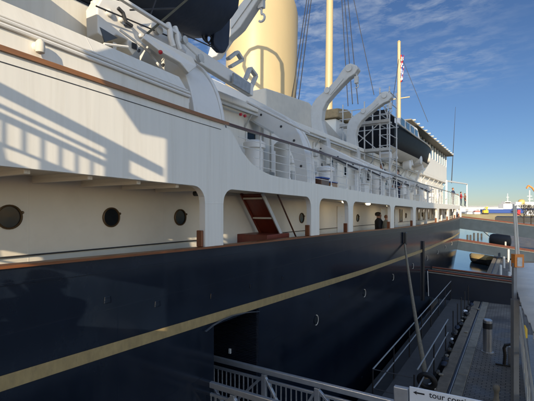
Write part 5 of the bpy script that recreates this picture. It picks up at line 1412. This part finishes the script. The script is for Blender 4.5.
# tents/stores
for x0, x1, z, mk, lb in ((474.5, 481, 3.4, 'white_plain', 'white works tent with a pink roof on the far bank beside the yellow excavator'), (467, 472.5, 3.0, 'shed', 'low pale hut on the far bank close to the yacht stern')):
    hn = empty('work_hut', FZ(x0, 360, .7), lb, 'hut')
    fbox(MB(), x0, x1, 360, .7, z * .7, 4).build('wall', M[mk], hn)
    e0, e1 = FZ(x0, 360, z * .7 + .02), FZ(x1, 360, z * .7 + .02)
    MB().prism([e0, e1, e1.lerp(e0, .25) + Vector((0, 0, z * .4)), e0.lerp(e1, .25) + Vector((0, 0, z * .4))], FV * 4).build('roof', M['pink_roof'] if mk == 'white_plain' else M['roof'], hn)
tag(fbox(MB(), 516.5, 520.5, 300, .5, 4.6, 3).build('red_container', M['red'], bevel=.05), 'red container standing on the far quay behind the white poles', 'container')
tag(fbox(MB(), 527, 536, 300, .5, 4.4, 4).build('white_van', M['white_plain'], bevel=.3), 'white box body parked at the right edge behind the bare tree', 'van')
# far pier
tag(MB().prism([FZ(495, 225, WATER), FZ(560, 205, WATER), FZ(560, 235, WATER), FZ(497, 262, WATER)], (0, 0, 3.0)).build('far_pier', M['wet_timber'], bevel=.1), 'low dark stone pier end across the water beyond the farthest brow', 'pier')
# bare trees
random.seed(11)
def bare_tree(x, Z, h, label):
    base = FZ(x, Z, .2); t = empty('bare_tree', base, label, 'tree', 'bare winter trees beyond the brows')
    tr_ = MB(); cr = MB()
    def grow(mb, p, d, ln, r, lv):
        q_ = p + d * ln; mb.tube([p, (p + q_) / 2 + Vector((random.uniform(-.03, .03) * ln,) * 3), q_], [r, r * .85, r * .65], 5)
        if lv == 0:
            for _ in range(4):
                c = q_ + Vector((random.gauss(0, .35), random.gauss(0, .35), random.gauss(0, .3))); s = random.uniform(.04, .11)
                e1, e2 = Vector((random.gauss(0, 1), random.gauss(0, 1), random.gauss(0, 1))).normalized() * s, Vector((random.gauss(0, 1), random.gauss(0, 1), random.gauss(0, 1))).normalized() * s
                cr.add([c - e1, c + e2, c + e1, c - e2], [(0, 1, 2, 3)])
            return
        for _ in range(3 if lv > 1 else 4):
            nd = (d + Vector((random.gauss(0, .55), random.gauss(0, .55), random.uniform(-.1, .5)))).normalized()
            grow(cr, q_ if random.random() < .6 else p.lerp(q_, random.uniform(.6, 1)), nd, ln * random.uniform(.6, .8), r * .6, lv - 1)
    grow(tr_, base, Vector((0, 0, 1)), h * .27, h * .03, 5)
    tr_.build('trunk', M['bark'], t); cr.build('crown', M['bark'], t)
bare_tree(524, 120, 8.0, 'dark leafless tree standing just right of the two white poles')
bare_tree(531, 128, 7.6, 'second dark leafless tree cut by the right edge of the view')
tag(MB().prism([FZ(505, 105, -2.3), FZ(600, 90, -2.3), FZ(600, 150, -2.3), FZ(507, 150, -2.3)], (0, 0, 2.5)).build('far_quay', M['stone']), kind='structure')

# ================================================================== behind the viewer: what casts the shade
# unseen access tower, blocks and link bridge, shaped for the shadows they cast; visitor platform
SU, SS = Vector((math.cos(TH), math.sin(TH), 0)), Vector((-math.sin(TH), math.cos(TH), 0))
def us(u, s_, z): p = SU * u + SS * s_; return Vector((p.x, p.y, z))
YB = -2.2                                                     # plane of the link bridge parapet
XE = -.58 - .4184 * (YB + 5 if False else (YB - -5.0)); ZD = -.279 * (YB + 5.0) / .9225
twr = empty('access_tower', (XE + .6, YB - .8, 0), 'slim pale unseen lift tower behind the viewer shaped to cast a shade edge', 'tower')
MB().prism([(XE, YB, 0), (XE + 1.3, YB, 0), (XE + 1.3, YB - 1.6, 0), (XE + .7, YB - 1.6, 0)], (0, 0, EYE + 12.5)).build('wall', M['concrete'], twr)  # unseen narrow column, sized for the sharp shade edge on the side screen
MB().prism([(XE, YB, EYE + 3.9 + ZD), (XE - .37, YB, EYE + 4.5 + ZD), (XE - .37, YB, EYE + 12.5), (XE, YB, EYE + 12.5)], (0, -.5, 0)).build('side_bay', M['concrete'], twr)
hb2 = empty('tower_block', us(2.4, -56, 0), 'tall pale block well behind the viewer shading the quay', 'building')
MB().prism([us(-1.9, -50, 0), us(6.7, -50, 0), us(6.7, -62, 0), us(-1.9, -62, 0)], (0, 0, EYE + 27)).build('wall', M['concrete'], hb2)
for k in range(6): MB().prism([us(-1.5, -49.95, 3 + 4.5 * k), us(6.3, -49.95, 3 + 4.5 * k), us(6.3, -49.9, 3 + 4.5 * k), us(-1.5, -49.9, 3 + 4.5 * k)], (0, 0, 1.8)).build('window_strip', M['glass'], hb2)
lb_ = empty('link_bridge', (-4, YB - .5, EYE + .8), 'overhead link bridge with a lattice parapet behind the viewer', 'bridge')
DXB = XE + .58
def bb(x0, x1, z0, z1, nm='parapet_rail', d=.04): return MB().box(x0 + DXB, x1 + DXB, YB - d, YB, EYE + z0 + ZD, EYE + z1 + ZD).build(nm, M['galv'], lb_)
bb(-6, -.6, 3.31, 3.44, 'handrail'); bb(-6, -1.01, 3.185, 3.225); bb(-6, -1.01, 3.065, 3.135)
x = -4.0
while x < -1.0:
    bb(x, x + .017, 2.82, 3.065, 'baluster', .02); x += .085
holes = [(-1.53, -1.38, 2.66, 2.79), (-1.66, -1.48, 2.45, 2.57), (-1.45, -1.35, 2.47, 2.60), (-1.65, -1.36, 2.29, 2.40), (-1.32, -1.2, 2.42, 2.55), (-2.72, -2.48, 1.64, 1.79), (-1.15, -1.02, 2.66, 2.80)]  # unseen plate added for shade, pierced where sun patches reach the deckhouse wall
gxs = sorted({-6, -.6} | {h[0] for h in holes} | {h[1] for h in holes}); gzs = sorted({1.62, 2.82} | {h[2] for h in holes} | {h[3] for h in holes})
gm = MB()
for gx0, gx1 in zip(gxs, gxs[1:]):
    for gz0, gz1 in zip(gzs, gzs[1:]):
        mx_, mz_ = (gx0 + gx1) / 2, (gz0 + gz1) / 2
        if any(h[0] < mx_ < h[1] and h[2] < mz_ < h[3] for h in holes): continue
        gm.add([(gx0 + DXB, YB, EYE + gz0 + ZD), (gx1 + DXB, YB, EYE + gz0 + ZD), (gx1 + DXB, YB, EYE + gz1 + ZD), (gx0 + DXB, YB, EYE + gz1 + ZD)], [(0, 1, 2, 3)])
go_ = gm.build('shade_girder', M['galv'], lb_)
bm = bmesh.new(); bm.from_mesh(go_.data); bmesh.ops.remove_doubles(bm, verts=bm.verts, dist=.001); bm.to_mesh(go_.data); bm.free()
gs_ = go_.modifiers.new('thick', 'SOLIDIFY'); gs_.thickness = .03
bb(-1.01, -.86, 2.82, 3.44, 'bridge_post')
for z in (3.10, 2.98): bb(-.86, -.58, z - .035, z + .03)
MB().box(-6 + DXB, -.7 + DXB, YB - 1.6, YB - .25, EYE + 2.62 + ZD, EYE + 2.70 + ZD).build('bridge_deck', M['galv'], lb_)
lw = empty('low_shade_block', us(18, -56, 0), 'unseen long lower pale block added beside the tall one to shade the quay', 'building')
MB().prism([us(6.72, -50, 0), us(34, -50, 0), us(34, -62, 0), us(6.72, -62, 0)], (0, 0, 25.6)).build('wall', M['concrete'], lw)  # unseen mass added to keep sun off the hull and brows
for k in range(5): MB().prism([us(8, -49.95, 3 + 4.5 * k), us(33, -49.95, 3 + 4.5 * k), us(33, -49.9, 3 + 4.5 * k), us(8, -49.9, 3 + 4.5 * k)], (0, 0, 1.8)).build('window_strip', M['glass'], lw)
vp = empty('visitor_platform', (-1, -.8, 0), 'raised visitor platform with solid parapet under the viewpoint', 'platform')
MB().box(-3.75, 5, -1.9, .12, 3.35, 3.5).build('platform_deck', M['galv'], vp)
MB().box(-3.7, -1.9, .12, .17, 3.5, 4.62).build('parapet', M['galv'], vp)
MB().box(-3.75, 5, -1.95, -1.9, 3.5, 3.62).build('kerb', M['galv'], vp)
for x in (-3.4, 0.5, 4.5): MB().box(x - .1, x + .1, -1.7, -1.5, 0, 3.35).build('column', M['galv'], vp)
hd = PX(46, 281, 4.5); tt = 3.75
hp = hd - travel * tt / math.cos(SUN_EL)
person((hp.x, hp.y, hp.z - 1.66), R(60), M['cloth_black'], M['cloth_jeans'], M['hair'], 'person on the visitor platform beside the viewer casting a shadow on the hull', arms='photo', h=1.75)
